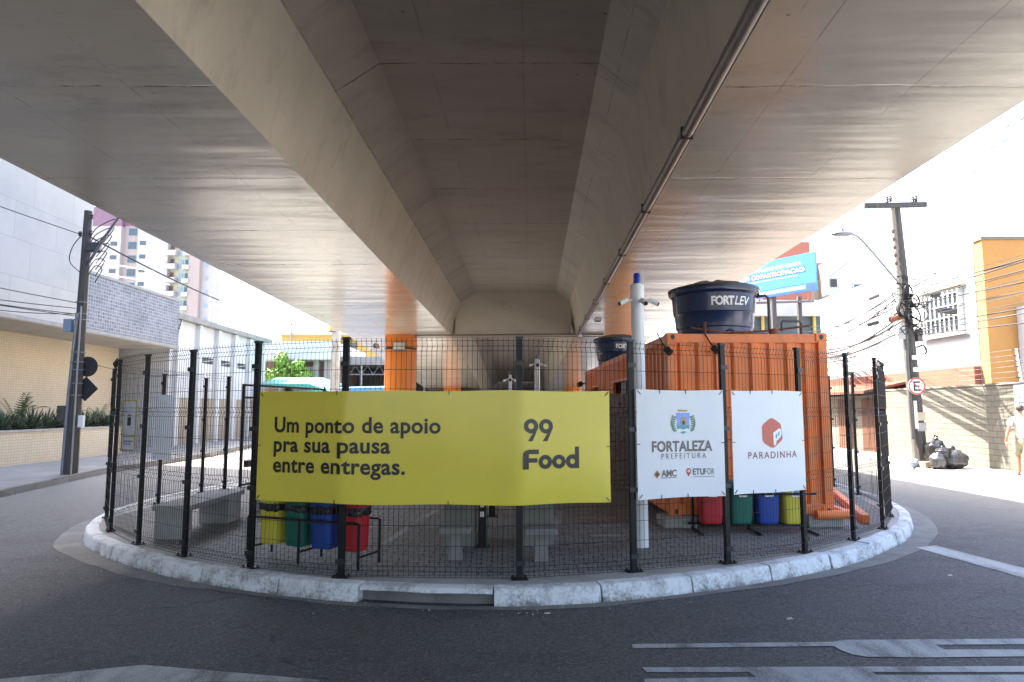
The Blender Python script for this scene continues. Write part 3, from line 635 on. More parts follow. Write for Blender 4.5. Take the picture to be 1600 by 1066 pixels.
# gate frame and the rest of the left side
gate = thing('fence_gate', 'black framed mesh gate in the left side of the island fence, left ajar', 'gate', (-5.3, 15.5, .15))
ga, gb = Vector((-5.6, 14.29, 0)), Vector((-4.82, 17.6, 0)); gt = (gb - ga).normalized(); gl = (gb - ga).length; grz = math.atan2(gt.y, gt.x)
mb = MB()
for u in (0, gl * .5 - .03, gl * .5 + .05, gl): q = ga + gt * u; mb.rbox((q.x, q.y, 1.22), (.05, .05, 2.12), grz)
for z in (.2, 2.0, 2.26): q = ga + gt * (gl / 2); mb.rbox((q.x, q.y, z), (gl, .045, .045), grz)
mb.build('gate_frame', 'black', gate)
mb = MB()
for k in range(int(gl / .06)):
    q = ga + gt * (.05 + k * .06); mb.rbox((q.x, q.y, 1.1), (.005, .005, 1.8), grz)
for k in range(9): q = ga + gt * (gl / 2); mb.rbox((q.x, q.y, .3 + k * .2), (gl, .005, .005), grz)
mb.build('gate_mesh', 'wire', gate)
mb = MB(); q = ga + gt * .25; mb.rbox((q.x, q.y, .62), (.20, .10, .14), grz); q = ga + gt * .75; mb.rbox((q.x, q.y, .66), (.26, .10, .2), grz); mb.build('lock_box', 'blackp', gate, bevel=.008)
back = [(-4.82, 17.6), (-4.75, 19.6), (-4.7, 21.5), (-4.65, 23.5)]
for x, y in back: fence_post(x, y, PI / 2, 2.3)
for a, b in zip(back, back[1:]): wire_panel(a, b, 2.14)

# ================================================================== BANNERS ON THE FENCE
def banner_surface(path, zb, zt, out, ph, amp=.0045, corners=0.02):
    P = [Vector((x, y, 0)) for x, y in path]
    P = [P[0]] + [v for a, b, c in zip(P, P[1:], P[2:]) for v in (b.lerp(a, .10), b + ((a - b).normalized() + (c - b).normalized()) * .012, b.lerp(c, .10))] + [P[-1]] if len(P) > 2 else P
    P = resample(catmull([tuple(p) for p in P], 6), .03); L = [0.0]
    for a, b in zip(P, P[1:]): L.append(L[-1] + (b - a).length)
    def fn(u, v, d=0.0):
        u_ = min(max(u, 0), L[-1]); k = min(int(u_ / L[-1] * (len(P) - 1)), len(P) - 2)
        t = (u_ - L[k]) / (L[k + 1] - L[k]); p = P[k].lerp(P[k + 1], t); tg = (P[min(k + 2, len(P) - 1)] - P[max(k - 1, 0)]).normalized()
        n = Vector((tg.y, -tg.x, 0)); s = v / (zt - zb)
        rip = amp * (math.sin(u * 4.1 + ph) * .6 + math.sin(u * 9.3 + ph * 2 + s * 1.3) * .35 + math.sin(s * 5 + u * 2.0 + ph) * .5) + amp * .9 * (1 - (2 * s - 1) ** 2)
        e = corners * max(0, 1 - min(u_, L[-1] - u_) / .12) * (1 - abs(2 * s - 1))
        p = p + n * (out + rip + d - e * .3)
        sag = .005 * math.sin(u * 5.3 + ph) * (1 if s > .5 else -1)
        return (p.x, p.y, zb + v + sag * abs(2 * s - 1))
    return fn, L[-1]
def banner(name, label, path, zb, zt, m, ph, group, out=.064):
    fn, L = banner_surface(path, zb, zt, out, ph); H = zt - zb
    nu = max(8, int(L / .04)); nv = 24; mb = MB()
    for side in (0.0, -.0015):
        mb.add([fn(L * i / nu, H * j / nv, side) for j in range(nv + 1) for i in range(nu + 1)], [(j * (nu + 1) + i, j * (nu + 1) + i + 1, (j + 1) * (nu + 1) + i + 1, (j + 1) * (nu + 1) + i) for j in range(nv) for i in range(nu)], True)
    root = thing(name, label, 'banner', ((path[0][0] + path[-1][0]) / 2, (path[0][1] + path[-1][1]) / 2, zb), group)
    mb.build('banner_sheet', m, root, fix=False)
    for u, v, ang in [(.03, .03, .8), (L - .03, .03, -.8), (.03, H - .03, -.8), (L - .03, H - .03, .8), (L * .26, H - .01, 1.57), (L * .26, .01, 1.57), (L * .56, H - .01, 1.57), (L * .56, .01, 1.57), (.01, H * .5, 0), (L - .01, H * .5, 0)]:
        a, b = fn(u - .025 * math.cos(ang), v - .025 * math.sin(ang), .004), fn(u + .025 * math.cos(ang), v + .025 * math.sin(ang), .004)
        MB().tube([a, b], .004, 5).build('zip_tie', 'blackp', root)
    return root, fn, L, H
# -- the yellow one
yb, fy, Ly, Hy = banner('banner', 'long yellow banner with black lettering tied across the front fence panels', [(-2.565, 7.095), (-1.64, 6.735), (.07, 6.67), (.955, 6.905)], .845, 1.93, 'vinyl_y', .6, 'printed banners tied to the mesh fence')
cy = [i * .02 for i in range(1, int(Ly / .02))]
def line_text(s, x0, x1, base, xh, bold=.022, space=1.05):
    """lettering with baseline at base and capital height xh"""
    vs, fs = text2d(s, 1.0, bold, 0, space); cap = text2d('E', 1.0, bold)[0]; ch = max(v[1] for v in cap)
    k = xh / ch; ax = min(v[0] for v in vs); bx = max(v[0] for v in vs); kx = (x1 - x0) / (bx - ax) if x1 else k
    return [(x0 + (v[0] - ax) * kx, base + v[1] * k) for v in vs], fs
for s_, x1, b_ in (("Um ponto de apoio", 1.95, .680), ("pra sua pausa", 1.465, .487), ("entre entregas.", 1.61, .287)):
    flat([line_text(s_, .205, x1, b_, .150, .026)], fy, 'lettering', 'ink', yb, cy, .004)
def nine(x, y, r):   # ring with a slanting tail
    return [ann(x + r, y + r * 2.05, r * .42, r), poly2((x + r * 1.93, y + r * 1.72), (x + r * 1.96, y + r * 2.1), (x + r * 1.25, y + r * 1.15), (x + r * .50, y), (x + r * 1.18, y))]
LX = Ly - .885
for k in (0, 1): flat(nine(LX + .150 * k, .600, .0705), fy, 'lettering', 'ink', yb, cy, .004)
fx = LX - .005
flat([rect2(fx, .335, fx + .050, .46), poly2((fx, .46), (fx + .050, .46), (fx + .050, .478), (fx + .150, .478), (fx + .150, .522), (fx + .05, .522), (fx + .018, .510), (fx, .488)), rect2(fx + .05, .398, fx + .135, .440)], fy, 'lettering', 'ink', yb, cy, .004)
for cx in (fx + .215, fx + .353): flat([ann(cx, .402, .026, .068)], fy, 'lettering', 'ink', yb, cy, .004)
flat([ann(fx + .492, .402, .026, .068), rect2(fx + .518, .335, fx + .560, .545)], fy, 'lettering', 'ink', yb, cy, .004)
# -- the white one with the crest
wb, fw, Lw, Hw = banner('banner', 'white banner with a city crest and three lines of grey lettering', [(1.235, 6.99), (2.215, 7.33)], .855, 1.95, 'vinyl_w', 2.1, 'printed banners tied to the mesh fence')
cw = [i * .03 for i in range(1, 36)]; kx = Lw / 143.0; kz = Hw / 170.0      # photo pixels of the banner
def U(px): return (px - 992) * kx
def V(py): return (779 - py - (px_tilt * 0)) * kz
px_tilt = 0
for t_ in (line_text('FORTALEZA', U(1015), U(1114), V(706), .105, .034), line_text('AMC', U(1029), U(1054), V(745.5), .066, .028, .95), line_text('ETU', U(1081), U(1100), V(744), .062, .028),
           line_text('PREFEITURA', U(1030), U(1103.5), V(718), .055, .0, 1.5), line_text('FOR', U(1100.5), U(1116.5), V(744), .062, .0)):
    flat([t_], fw, 'lettering', 'ink_grey', wb, cw, .0035)
for r_ in (rect2(U(1029), V(748), U(1053.5), V(747)), rect2(U(1081), V(748), U(1117), V(747.2))): flat([r_], fw, 'lettering', 'ink_grey', wb, cw, .0035)
sh = [(1055, 645), (1077.5, 645), (1078, 651), (1076.5, 658), (1077.5, 665), (1055.5, 665), (1056.5, 658), (1055, 651)]
flat([poly2(*[(U(x), V(y)) for x, y in sh][::-1])], fw, 'emblem', 'ink_blue', wb, (), .0025)
flat([poly2(*[(U(x), V(y)) for x, y in [(1055.5, 665), (1077.5, 665), (1076, 672), (1071, 676.5), (1066.5, 679), (1062, 676.5), (1057, 672)]][::-1])], fw, 'emblem', 'ink_teal', wb, (), .0025)
flat([rect2(U(1058), V(643), U(1074), V(640)), poly2(*[(U(x), V(y)) for x, y in [(1061.5, 664), (1063, 656), (1062.5, 652), (1071.5, 652), (1071, 656), (1073, 664)]])], fw, 'emblem', 'ink_gold', wb, (), .0040)
flat([rect2(U(1065), V(664), U(1069), V(657.5))], fw, 'emblem', 'ink', wb, (), .0052)
lv = []
for k in range(7):
    z = 651 + k * 3.6; w_ = 6.5 - abs(k - 3) * .4
    for sx in (-1, 1):
        c_ = 1066.5 + sx * (14.5 + math.sin(k / 6 * PI) * 2.6); lv += [ell2(U(c_ + sx * 1.6), V(z), .021, .010, sx * .7), ell2(U(c_ - sx * 1.4), V(z + 1), .019, .009, -sx * .3)]
flat(lv, fw, 'emblem', 'ink_green', wb, (), .0025)
flat([poly2(*[(U(x), V(y)) for x, y in [(1055, 673), (1060, 670), (1066.5, 672), (1073, 670), (1078, 673), (1076, 676), (1066.5, 674.5), (1057, 676)]][::-1])], fw, 'emblem', 'ink_white', wb, (), .0045)
flat([poly2((U(1017.5), V(741.5)), (U(1022.5), V(735)), (U(1027.5), V(741.5)), (U(1022.5), V(748)))], fw, 'emblem', 'ink_orange', wb, (), .0025)
flat([ann(U(1022.5), V(741.5), .009, .016, 12), rect2(U(1022), V(744), U(1023), V(739))], fw, 'emblem', 'ink', wb, (), .004)
flat([ell2(U(1074), V(738.5), .030, .033), poly2((U(1070.3), V(740.5)), (U(1074), V(747)), (U(1077.8), V(740.5)))], fw, 'emblem', 'ink_red', wb, (), .0025)
flat([ann(U(1074), V(738), .007, .014, 10), rect2(U(1074), V(739), U(1076), V(737.5))], fw, 'emblem', 'ink_white', wb, (), .004)
# -- the white one with the red hexagon
pb, fp_, Lp, Hp = banner('banner', 'white banner with a red hexagon emblem and wine coloured lettering', [(2.315, 7.385), (3.285, 7.885)], .85, 1.955, 'vinyl_w', 4.0, 'printed banners tied to the mesh fence')
kx2 = Lp / 110.0; kz2 = Hp / 163.0; cp = [i * .03 for i in range(1, 36)]
def U2(px): return (px - 1141.5) * kx2
def V2(py): return (775 - py) * kz2
flat([poly2(*[(U2(x), V2(y)) for x, y in [(1199.5, 656.5), (1202.5, 657), (1212, 664), (1214.5, 668), (1216, 690), (1213, 694), (1203.5, 703), (1200, 704), (1196, 702.5), (1187.5, 696), (1185.5, 692), (1185, 670), (1187, 666), (1197, 657.5)]][::-1])], fp_, 'emblem', 'ink_red', pb, cp, .0025)
flat([poly2(*[(U2(x), V2(y)) for x, y in [(1201.5, 680), (1208, 675), (1211.5, 673), (1214, 675), (1214.5, 682), (1213, 686), (1209, 691), (1206, 693), (1205.5, 698), (1203, 701), (1201.8, 699)]][::-1])], fp_, 'emblem', 'ink_white', pb, (), .0040)
flat([ell2(U2(1206.2), V2(685.5), .012, .028, -.2), ell2(U2(1210.2), V2(682), .012, .028, -.2)], fp_, 'emblem', 'ink_teal', pb, (), .0052)
flat([line_text('PARADINHA', U2(1163.5), U2(1238), V2(720.5), .072, .006, 1.25)], fp_, 'lettering', 'ink_wine', pb, cp, .0025)
# -- the two boards hanging on the far left side of the fence
def side_board(name, label, cat, x, y, w, z0, z1, m, rz=-.25):
    t = thing(name, label, cat, (x, y, z0)); Rz = Matrix.Rotation(rz, 3, 'Z')
    MB().rbox((x, y, (z0 + z1) / 2), (w, .014, z1 - z0), rz).build('board', m, t, bevel=.002)
    return t, planefn(Vector((x, y, z0)) + Rz @ Vector((-w / 2, -.0075, 0)), Rz @ Vector((1, 0, 0)), (0, 0, 1), Rz @ Vector((0, -1, 0)))
t, pf = side_board('fence_sign', 'yellow edged notice with a padlock symbol hanging on the left fence side', 'sign', -5.98, 10.75, .27, 1.10, 1.90, 'vinyl_w')
flat([rect2(.0, .775, .27, .80), rect2(0, .22, .27, .245), rect2(0, .0, .27, .025), rect2(0, .025, .025, .775), rect2(.245, .025, .27, .775)], pf, 'border', 'paint_yellow', t, (), .001)
flat([rect2(.10, .40, .17, .53), ann(.135, .54, .020, .034, 16, 0, PI)], pf, 'symbol', 'ink', t, (), .001)
flat([rect2(.05, .15, .22, .165), rect2(.05, .11, .19, .122)], pf, 'symbol', 'ink', t, (), .001)
side_board('fence_board', 'tall blank white board seen through the left fence panels', 'board', -5.96, 11.75, .37, .90, 2.0, 'vinyl_w')

# ================================================================== THINGS INSIDE THE FENCE
# ---- CCTV mast
mast = thing('camera_mast', 'thick white surveillance mast with three cameras and a blue beacon on top', 'camera mast', (1.52, 8.2, .15))
MB().lathe([(.086, 0), (.085, .3), (.076, 3.02), (.076, 3.10), (.05, 3.12)], (1.52, 8.2, .15), 24).build('pole', 'white_metal', mast)
MB().lathe([(.078, 2.90), (.083, 2.91), (.083, 3.1), (.078, 3.11)], (1.52, 8.2, .15), 24).build('collar', 'white_plastic', mast)
MB().lathe([(.045, 3.12), (.045, 3.15), (.042, 3.16), (.042, 3.23), (.035, 3.25), (.0, 3.255)], (1.52, 8.2, .15), 18).build('beacon', 'beacon', mast)
MB().tube([(1.59, 8.18, 3.1), (1.59, 8.18, 3.42)], .005, 6).build('antenna', 'white_plastic', mast)
for ang, zz in ((-2.75, 3.06), (-1.35, 3.04), (-.25, 3.06)):
    d_ = Vector((math.cos(ang), math.sin(ang), 0)); b0 = Vector((1.52, 8.2, zz)) + d_ * .085
    cmb = MB(); cmb.tube([b0 + d_ * .05 + Vector((0, 0, .01)), b0 + d_ * .16 + Vector((0, 0, -.045))], .029, 12)
    cm = cmb.build('camera', 'white_plastic', mast)
    MB().tube([b0 - d_ * .02, b0 + d_ * .07], .016, 8).build('bracket', 'white_plastic', cm)
    MB().tube([b0 + d_ * .155 + Vector((0, 0, -.043)), b0 + d_ * .172 + Vector((0, 0, -.050))], .025, 12).build('lens', 'lens', cm)
# ---- slimmer masts further back
for i, (x, y, h, r, lab) in enumerate([(.74, 20.0, 3.05, .075, 'white camera mast far behind the yellow banner, the thicker of the two'), (-.06, 22.5, 2.72, .045, 'thin white camera mast standing left of the thicker far mast')]):
    m_ = thing('camera_mast', lab, 'camera mast', (x, y, .15))
    MB().lathe([(r * 1.2, 0), (r, h), (r * .6, h + .02)], (x, y, .15), 14).build('pole', 'white_metal', m_)
    MB().lathe([(r * .5, h + .02), (r * .5, h + .14), (0, h + .15)], (x, y, .15), 10).build('beacon', 'beacon' if i == 0 else 'blackp', m_)
    for s in (-1, 0, 1): MB().tube([(x + s * r, y - .04, h + .02), (x + s * (r + .17), y - .12 - (s == 0) * .1, h - .03)], .035, 8).build('camera', 'white_plastic' if s else 'blackp', m_)
# ---- shipping container
def corr(L, per=.245, dep=.036):
    P = [(0, 0)]; n = max(1, round(L / per)); p = L / n
    for i in range(n):
        a = i * p; P += [(a + .10 * p, 0), (a + .26 * p, dep), (a + .58 * p, dep), (a + .74 * p, 0)]
    return P + [(L, 0)]
def container(name, label, x0, y0, L, Wd, z0, H, yaw, opening=None):
    """near left bottom corner at (x0,y0); long side runs away from the camera"""
    t = thing(name, label, 'container', (x0, y0, z0)); R = Matrix.Rotation(yaw, 3, 'Z')
    def P(x, y, z): q = R @ Vector((x, y, 0)); return (x0 + q.x, y0 + q.y, z0 + z)
    def bx(mb, a, b): mb.obox(P((a[0] + b[0]) / 2, (a[1] + b[1]) / 2, (a[2] + b[2]) / 2), [abs(b[i] - a[i]) for i in range(3)], R)
    fr = MB()
    for cx in (0, Wd - .12):
        for cy_ in (0, L - .12): bx(fr, (cx, cy_, .0), (cx + .12, cy_ + .12, H))
    for cy_ in (.008, L - .10): bx(fr, (.12, cy_, H - .13), (Wd - .12, cy_ + .09, H - .004)); bx(fr, (.12, cy_, .006), (Wd - .12, cy_ + .09, .15))
    for cx in (.008, Wd - .078): bx(fr, (cx, .12, H - .10), (cx + .07, L - .12, H - .006)); bx(fr, (cx, .12, .008), (cx + .07, L - .12, .16))
    fr.build('frame', 'cont', t, bevel=.006)
    for cx in (-.006, Wd - .158):
        for cy_ in (-.006, L - .165):
            for cz in (-.004, H - .108):
                c = MB(); bx(c, (cx, cy_, cz), (cx + .164, cy_ + .17, cz + .118)); c_o = c.build('corner_casting', 'cont', t, bevel=.012)
                if cy_ < 0:
                    q = MB(); cc = Vector(P(cx + .082, cy_ - .001, cz + .059)); ux = R @ Vector((1, 0, 0)); ny = R @ Vector((0, -1, 0))
                    ring = [cc + ux * (.028 * math.cos(a)) + Vector((0, 0, .038 * math.sin(a))) for a in [2 * PI * i / 14 for i in range(14)]]
                    q.sweep([[tuple(v + ny * .001) for v in ring], [tuple(v + ny * .003) for v in ring]]); q.build('casting_hole', 'dark_glass', c_o)
    zb, zt = .15, H - .125
    w = MB(); pr = corr(Wd - .24)
    w.sweep([[P(.12 + u, .055 - d, zb), P(.12 + u, .055 - d, zt)] for u, d in pr], close=False, caps=False); w.build('end_wall', 'cont', t, fix=False)
    w = MB(); w.sweep([[P(.12 + u, L - .05 + d, zb), P(.12 + u, L - .05 + d, zt)] for u, d in pr], close=False, caps=False); w.build('end_wall', 'cont', t, fix=False)
    for side, xx in ((-1, .05), (1, Wd - .05)):
        w = MB(); segs_ = [(.12, L - .12, zb + .005, H - .10)]
        if opening and side < 0:
            a, b, h = opening; segs_ = [(.12, a, zb, H - .10), (b, L - .12, zb, H - .10), (a, b, h, H - .10)]
        for a, b, s0, s1 in segs_:
            w.sweep([[P(xx + side * d, a + u, s0), P(xx + side * d, a + u, s1)] for u, d in corr(b - a)], close=False, caps=False)
        w.build('side_wall', 'cont', t, fix=False)
    w = MB(); pr = corr(L - .24)
    w.sweep([[P(.06, .12 + u, H - .03 + d * .6), P(Wd - .06, .12 + u, H - .03 + d * .6)] for u, d in pr], close=False, caps=False); w.build('roof', 'cont', t, fix=False)
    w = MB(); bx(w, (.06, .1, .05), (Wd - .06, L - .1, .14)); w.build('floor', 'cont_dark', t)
    if opening:
        a, b, h = opening; w = MB()
        bx(w, (-.01, a - .05, .12), (.06, a, h + .05)); bx(w, (-.01, b, .12), (.06, b + .05, h + .05)); bx(w, (-.01, a, h), (.06, b, h + .05)); w.build('door_frame', 'cont', t)
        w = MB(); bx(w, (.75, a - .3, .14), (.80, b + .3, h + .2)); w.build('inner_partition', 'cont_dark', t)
    return t, P, bx, R
YAW = math.radians(1.07); CX, CY, CW, CH, CZ = 2.17, 9.5, 2.25, 2.50, .31
ct, CP, cbx, CR = container('shipping_container', 'orange corrugated shipping container with a big water tank on its roof', CX, CY, 6.06, CW, CZ, CH, YAW, (2.9, 4.6, 1.98))
mb = MB(); mb.tube([CP(1.95, -.10, .02), CP(2.38, -.10, .02), CP(2.43, -.02, .02), CP(2.43, .8, .02)], .062, 12); mb.build('bumper_pipe', 'cont', ct)
# open door leaf and shelf board seen at the left side
mb = MB(); cbx(mb, (-.62, 2.55, .10), (-.04, 2.60, 1.72)); mb.build('door_leaf', 'gate_board', ct)
mb = MB(); cbx(mb, (-.02, 3.05, 1.0), (.03, 3.55, 1.95)); mb.build('window_grille', 'blackp', ct)
ct2, CP2, _, _ = container('shipping_container', 'second orange container standing behind the first, a small water tank on it', CP(0, 6.16, 0)[0], CP(0, 6.16, 0)[1], 3.1, CW, CZ, CH - .03, YAW, (.5, 1.5, 1.98))
# wall spotlights on the near container
for u, z, lab in ((-.04, 2.28, 'small black spotlight on the left edge of the near container'), (.62, 2.30, 'small black spotlight hanging by a cable on the container end wall')):
    q = Vector(CP(u, -.08, z)); t = thing('spotlight', lab, 'spotlight', q)
    MB().tube([q, q + Vector((.05, -.05, -.07))], .05, 10).build('lamp_head', 'blackp', t)
    MB().tube([q + Vector((-.10, .08, .22)), q + Vector((-.05, .04, .1)), q], .010, 6).build('cable', 'blackp', t)
q = Vector(CP2(-.1, 3.0, 2.15)); t = thing('spotlight', 'small black spotlight on the far left corner of the second container', 'spotlight', q)
MB().tube([q, q + Vector((-.10, -.05, -.06))], .07, 10).build('lamp_head', 'blackp', t); MB().tube([q + Vector((.1, 0, 0)), q], .02, 6).build('bracket', 'blackp', t)
# concrete blocks carrying the containers
for (u, v, s, lab) in [(.10, .12, (.46, .42, .18), 'rough concrete block under the left front corner of the container'), (2.1, .14, (.5, .4, .17), 'rough concrete block under the right front corner of the container'), (.1, 5.9, (.5, .4, .18), 'concrete block under the joint of the two containers'), (2.1, 5.9, (.5, .4, .18), 'concrete block under the far right corner of the near container'), (.2, 9.1, (.4, .3, .18), 'concrete block under the far end of the second container')]:
    q = CP(u, v, 0); mb = MB(); mb.rbox((q[0], q[1], .15 + (CZ - .15) / 2 - .003), (s[0], s[1], CZ - .156), YAW + .05); tag(mb.build('concrete_block', 'concrete_pale', bevel=.03), lab, 'block', 'blocks under the containers')
# ---- water tanks
def water_tank(label, c, k, face, nm):
    t = thing('water_tank', label, 'water tank', c)
    prof = [(.575, 0), (.595, .235), (.603, .245), (.615, .25), (.618, .27), (.630, .47), (.638, .485), (.650, .49), (.652, .51), (.672, .775), (.690, .79), (.695, .80), (.722, .805), (.728, .83), (.728, .865), (.70, .875)]
    MB().lathe([(r * k, z * k) for r, z in prof], (0, 0, 0), 56).build('tank_body', 'tank', t, world=False, ang=28)
    mb = MB(); n = 48; lid = [(.735, .862), (.735, .90), (.70, .915), (.60, .935), (.42, .985), (.2, 1.03), (0.02, 1.045)]; rings = []
    for r, z in lid:
        rings.append([(r * k * math.cos(a), r * k * math.sin(a), (z + .020 * (r < .72) * (r > .1) * max(-.4, math.cos(a * 8)) * min(1, (.72 - r) * 6)) * k) for a in [2 * PI * i / n for i in range(n)]])
    mb.sweep(rings, smooth=True, caps=True); mb.build('lid', 'tank_lid', t, world=False, ang=25)
    def fn(u, v, d):
        a = face + u / (.665 * k); z = v; r = (.652 + (z / k - .51) * .0755) * k + .003 + d
        return (r * math.cos(a), r * math.sin(a), z)
    cu = [i * .03 for i in range(-40, 40)]
    h = .135 * k; z0 = .575 * k
    sh_ = [line_text('FORT', -.0 * k, .36 * k, z0, h, .045, .92)]
    vs, fs = text2d('LEV', 1.0, .012, .25, .95); ch = max(v[1] for v in vs); ax = min(v[0] for v in vs); bxm = max(v[0] for v in vs)
    sh_.append(([((v[0] - ax) / (bxm - ax) * .30 * k + .365 * k, z0 + v[1] / ch * h) for v in vs], fs))
    bmv = flat(sh_, fn, 'lettering', 'ink_white', None, cu); bmv.parent = t
    mb = MB(); ringa = [fn(.30 * k + .07 * math.cos(a) * k, (.11 + .11 * max(-.9, math.sin(a))) * k, -.06 * k) for a in [PI * i / 14 for i in range(15)]]
    return t
tx, ty = 3.34, 11.2
T1 = water_tank('big navy blue round water tank with white lettering on the near container', (tx, ty, CZ + CH), 1.0, math.atan2(-ty, -tx) - .10 + .05, 'a')
T2 = water_tank('smaller navy blue water tank on the far container behind the white mast', (2.70, 17.4, CZ + CH - .03), .84, math.atan2(-17.4, -2.7) - .06, 'b')
# raised band on the foot of the big tank
mb = MB(); fa = math.atan2(-ty, -tx) + .42
mb.tube([(tx + .603 * math.cos(fa + .16 * math.cos(a)), ty + .603 * math.sin(fa + .16 * math.cos(a)), CZ + CH + .03 + .16 * math.sin(a)) for a in [PI * i / 16 for i in range(17)]], .012, 6); mb.build('outlet_arch', 'tank', T1)
# pipes beside the tank
zr = CZ + CH
pp = thing('roof_pipe', 'grey overflow pipe running down behind the big tank onto the container roof', 'pipe', (4.1, 11.0, zr))
MB().tube([(4.0, 11.1, zr + .78), (4.12, 11.0, zr + .79), (4.17, 10.98, zr + .74), (4.17, 10.98, zr + .12)], .024, 8).build('pipe', 'pipe_grey', pp)
MB().tube([(4.17, 10.98, zr + .14), (3.9, 10.4, zr + .10), (3.5, 10.2, zr + .09)], .024, 8).build('pipe', 'pipe_grey', pp)
pv_ = thing('roof_valve', 'low looped pipe with a red valve on the container roof edge', 'pipe', (4.05, 9.8, zr))
MB().tube([(3.90, 9.8, zr + .06), (3.90, 9.8, zr + .19), (3.92, 9.8, zr + .21), (4.16, 9.8, zr + .21), (4.18, 9.8, zr + .19), (4.18, 9.8, zr + .02)], .018, 8).build('pipe', 'pipe_grey', pv_)
MB().lathe([(.07, 0), (.07, .075), (.05, .09)], (3.78, 9.8, zr + .01), 12).build('valve', 'salmon', pv_)
MB().tube([(3.2, 9.85, zr + .05), (3.68, 9.8, zr + .07), (4.3, 9.75, zr + .14)], .016, 6).build('rod', 'rust', pv_)
rk_ = thing('roof_bar', 'thin rusty bar lying on the container roof in front of the tank', 'bar', (2.9, 9.7, zr))
MB().tube([(2.55, 9.66, zr + .10), (3.0, 9.66, zr + .04), (3.35, 9.66, zr + .03), (3.55, 9.7, zr + .06)], .012, 6).build('bar', 'rust', rk_)
MB().box(2.73, 9.62, zr, 2.76, 9.68, zr + .18).build('upright', 'rust', rk_)
# orange painted rail on the paving at the right
mb = MB(); mb.obox(((6.0 + 4.95) / 2, (13.0 + 9.75) / 2, .22), (.11, 3.4, .13), Matrix.Rotation(-math.atan2(1.05, 3.25), 3, 'Z')); tag(mb.build('orange_rail', 'cont', bevel=.02), 'low orange rail lying on the paving right of the container', 'rail')
# ---- selective-collection litter bins
def bin_body(mb, w, d, z0, z1, n=20):
    rings = []
    def outline(k):
        P = []
        for i in range(n * 2):
            a = 2 * PI * i / (n * 2); e = .42
            cx = math.copysign(abs(math.cos(a)) ** e, math.cos(a)); sy = math.copysign(abs(math.sin(a)) ** e, math.sin(a))
            fl = 1 + (.018 if i % 2 else 0)
            P.append((cx * w / 2 * k * fl, sy * d / 2 * k * fl))
        return P
    for z, k in ((z0, .80), (z0 + .012, .86), (z0 + .04, .88), ((z0 + z1) / 2, .94), (z1 - .03, .99), (z1 - .028, 1.04), (z1, 1.05), (z1, .97), (z1 - .02, .95), (z0 + .03, .82)):
        rings.append([(x, y, z) for x, y in outline(k)])
    mb.sweep(rings, smooth=True, caps=True)
def bin_at(label, x, y, rz, m, w, d, z0, z1, bag, sticker, grp):
    t = thing('litter_bin', label, 'litter bin', (x, y, z0), grp, rz)
    mb = MB(); bin_body(mb, w, d, 0, z1 - z0); mb.build('bin_body', m, t, world=False, ang=50)
    if bag:
        mb = MB(); rings = []; rb = random.Random(int(x * 1000))
        for zz, k in ((z1 - z0 - .20, 1.02), (z1 - z0 - .17, 1.075), (z1 - z0 - .15, 1.05), (z1 - z0 - .135, 1.08), (z1 - z0 - .125, 1.02)):
            R_ = []
            for i in range(28):
                a = 2 * PI * i / 28; e = .42; kk = k + rb.uniform(-.014, .016)
                R_.append((math.copysign(abs(math.cos(a)) ** e, math.cos(a)) * w / 2 * kk, math.copysign(abs(math.sin(a)) ** e, math.sin(a)) * d / 2 * kk, zz + rb.uniform(-.014, .012)))
            rings.append(R_)
        mb.sweep(rings, smooth=True, caps=False); mb.build('bag_rim', 'bag', t, world=False)
    if sticker:
        f = planefn((-.055, -d / 2 * 1.03, (z1 - z0) * .66), (1, 0, 0), (0, 0, 1), (0, -1, 0))
        st = MB(); st.add([f(0, 0, .004), f(.11, 0, .004), f(.11, .13, .004), f(0, .13, .004)], [(0, 1, 2, 3)]); so_ = st.build('sticker', 'ink_white', t, world=False, fix=False)
        s2 = flat([rect2(.02, .07, .09, .075), rect2(.02, .05, .09, .062), rect2(.015, .02, .05, .03), rect2(.055, .02, .095, .03), ann(.055, .095, .014, .022, 12)], f, 'symbol', 'ink' if m != 'bin_r' else 'bin_r', None, (), .0055); s2.parent = so_
    return t
GB1, GB2 = 'recycling bins on the left rack', 'recycling bins on the right rack'
A_, B_ = Vector((-2.60, 7.66, 0)), Vector((-1.66, 7.28, 0)); rzb = math.atan2(B_.y - A_.y, B_.x - A_.x)
for k, (m, lab) in enumerate([('bin_y', 'yellow litter bin with a black bag rim, at the left end of the left rack'), ('bin_g', 'green litter bin with a black bag rim between yellow and blue, left rack'), ('bin_b', 'blue litter bin with a black bag rim between green and red, left rack'), ('bin_r', 'red litter bin with a black bag rim beside the fence post, left rack')]):
    q = A_.lerp(B_, k / 3 + (.02 if k == 3 else 0)); bin_at(lab, q.x, q.y, rzb, m, .275, .25, .30, .80 + .06, True, False, GB1)
rack = thing('bin_rack', 'black tubular rack carrying the four bins behind the yellow banner', 'rack', (-2.1, 7.5, .15))
tv = (B_ - A_).normalized(); nv_ = Vector((tv.y, -tv.x, 0)); mb = MB()
for s in (-.19, .19):
    mb.tube([A_ - tv * .2 + nv_ * s + Vector((0, 0, .60)), B_ + tv * .2 + nv_ * s + Vector((0, 0, .60))], .012, 8)
mb.build('rail', 'black', rack)
for u in (-.2, .48, 1.22):
    for s in (-.19, .19):
        q = A_ + tv * u + nv_ * s; MB().tube([q + Vector((0, 0, .15)), q + Vector((0, 0, .60))], .014, 8).build('leg', 'black', rack)
    q = A_ + tv * u; MB().tube([q - nv_ * .19 + Vector((0, 0, .27)), q + nv_ * .19 + Vector((0, 0, .27))], .012, 8).build('brace', 'black', rack)
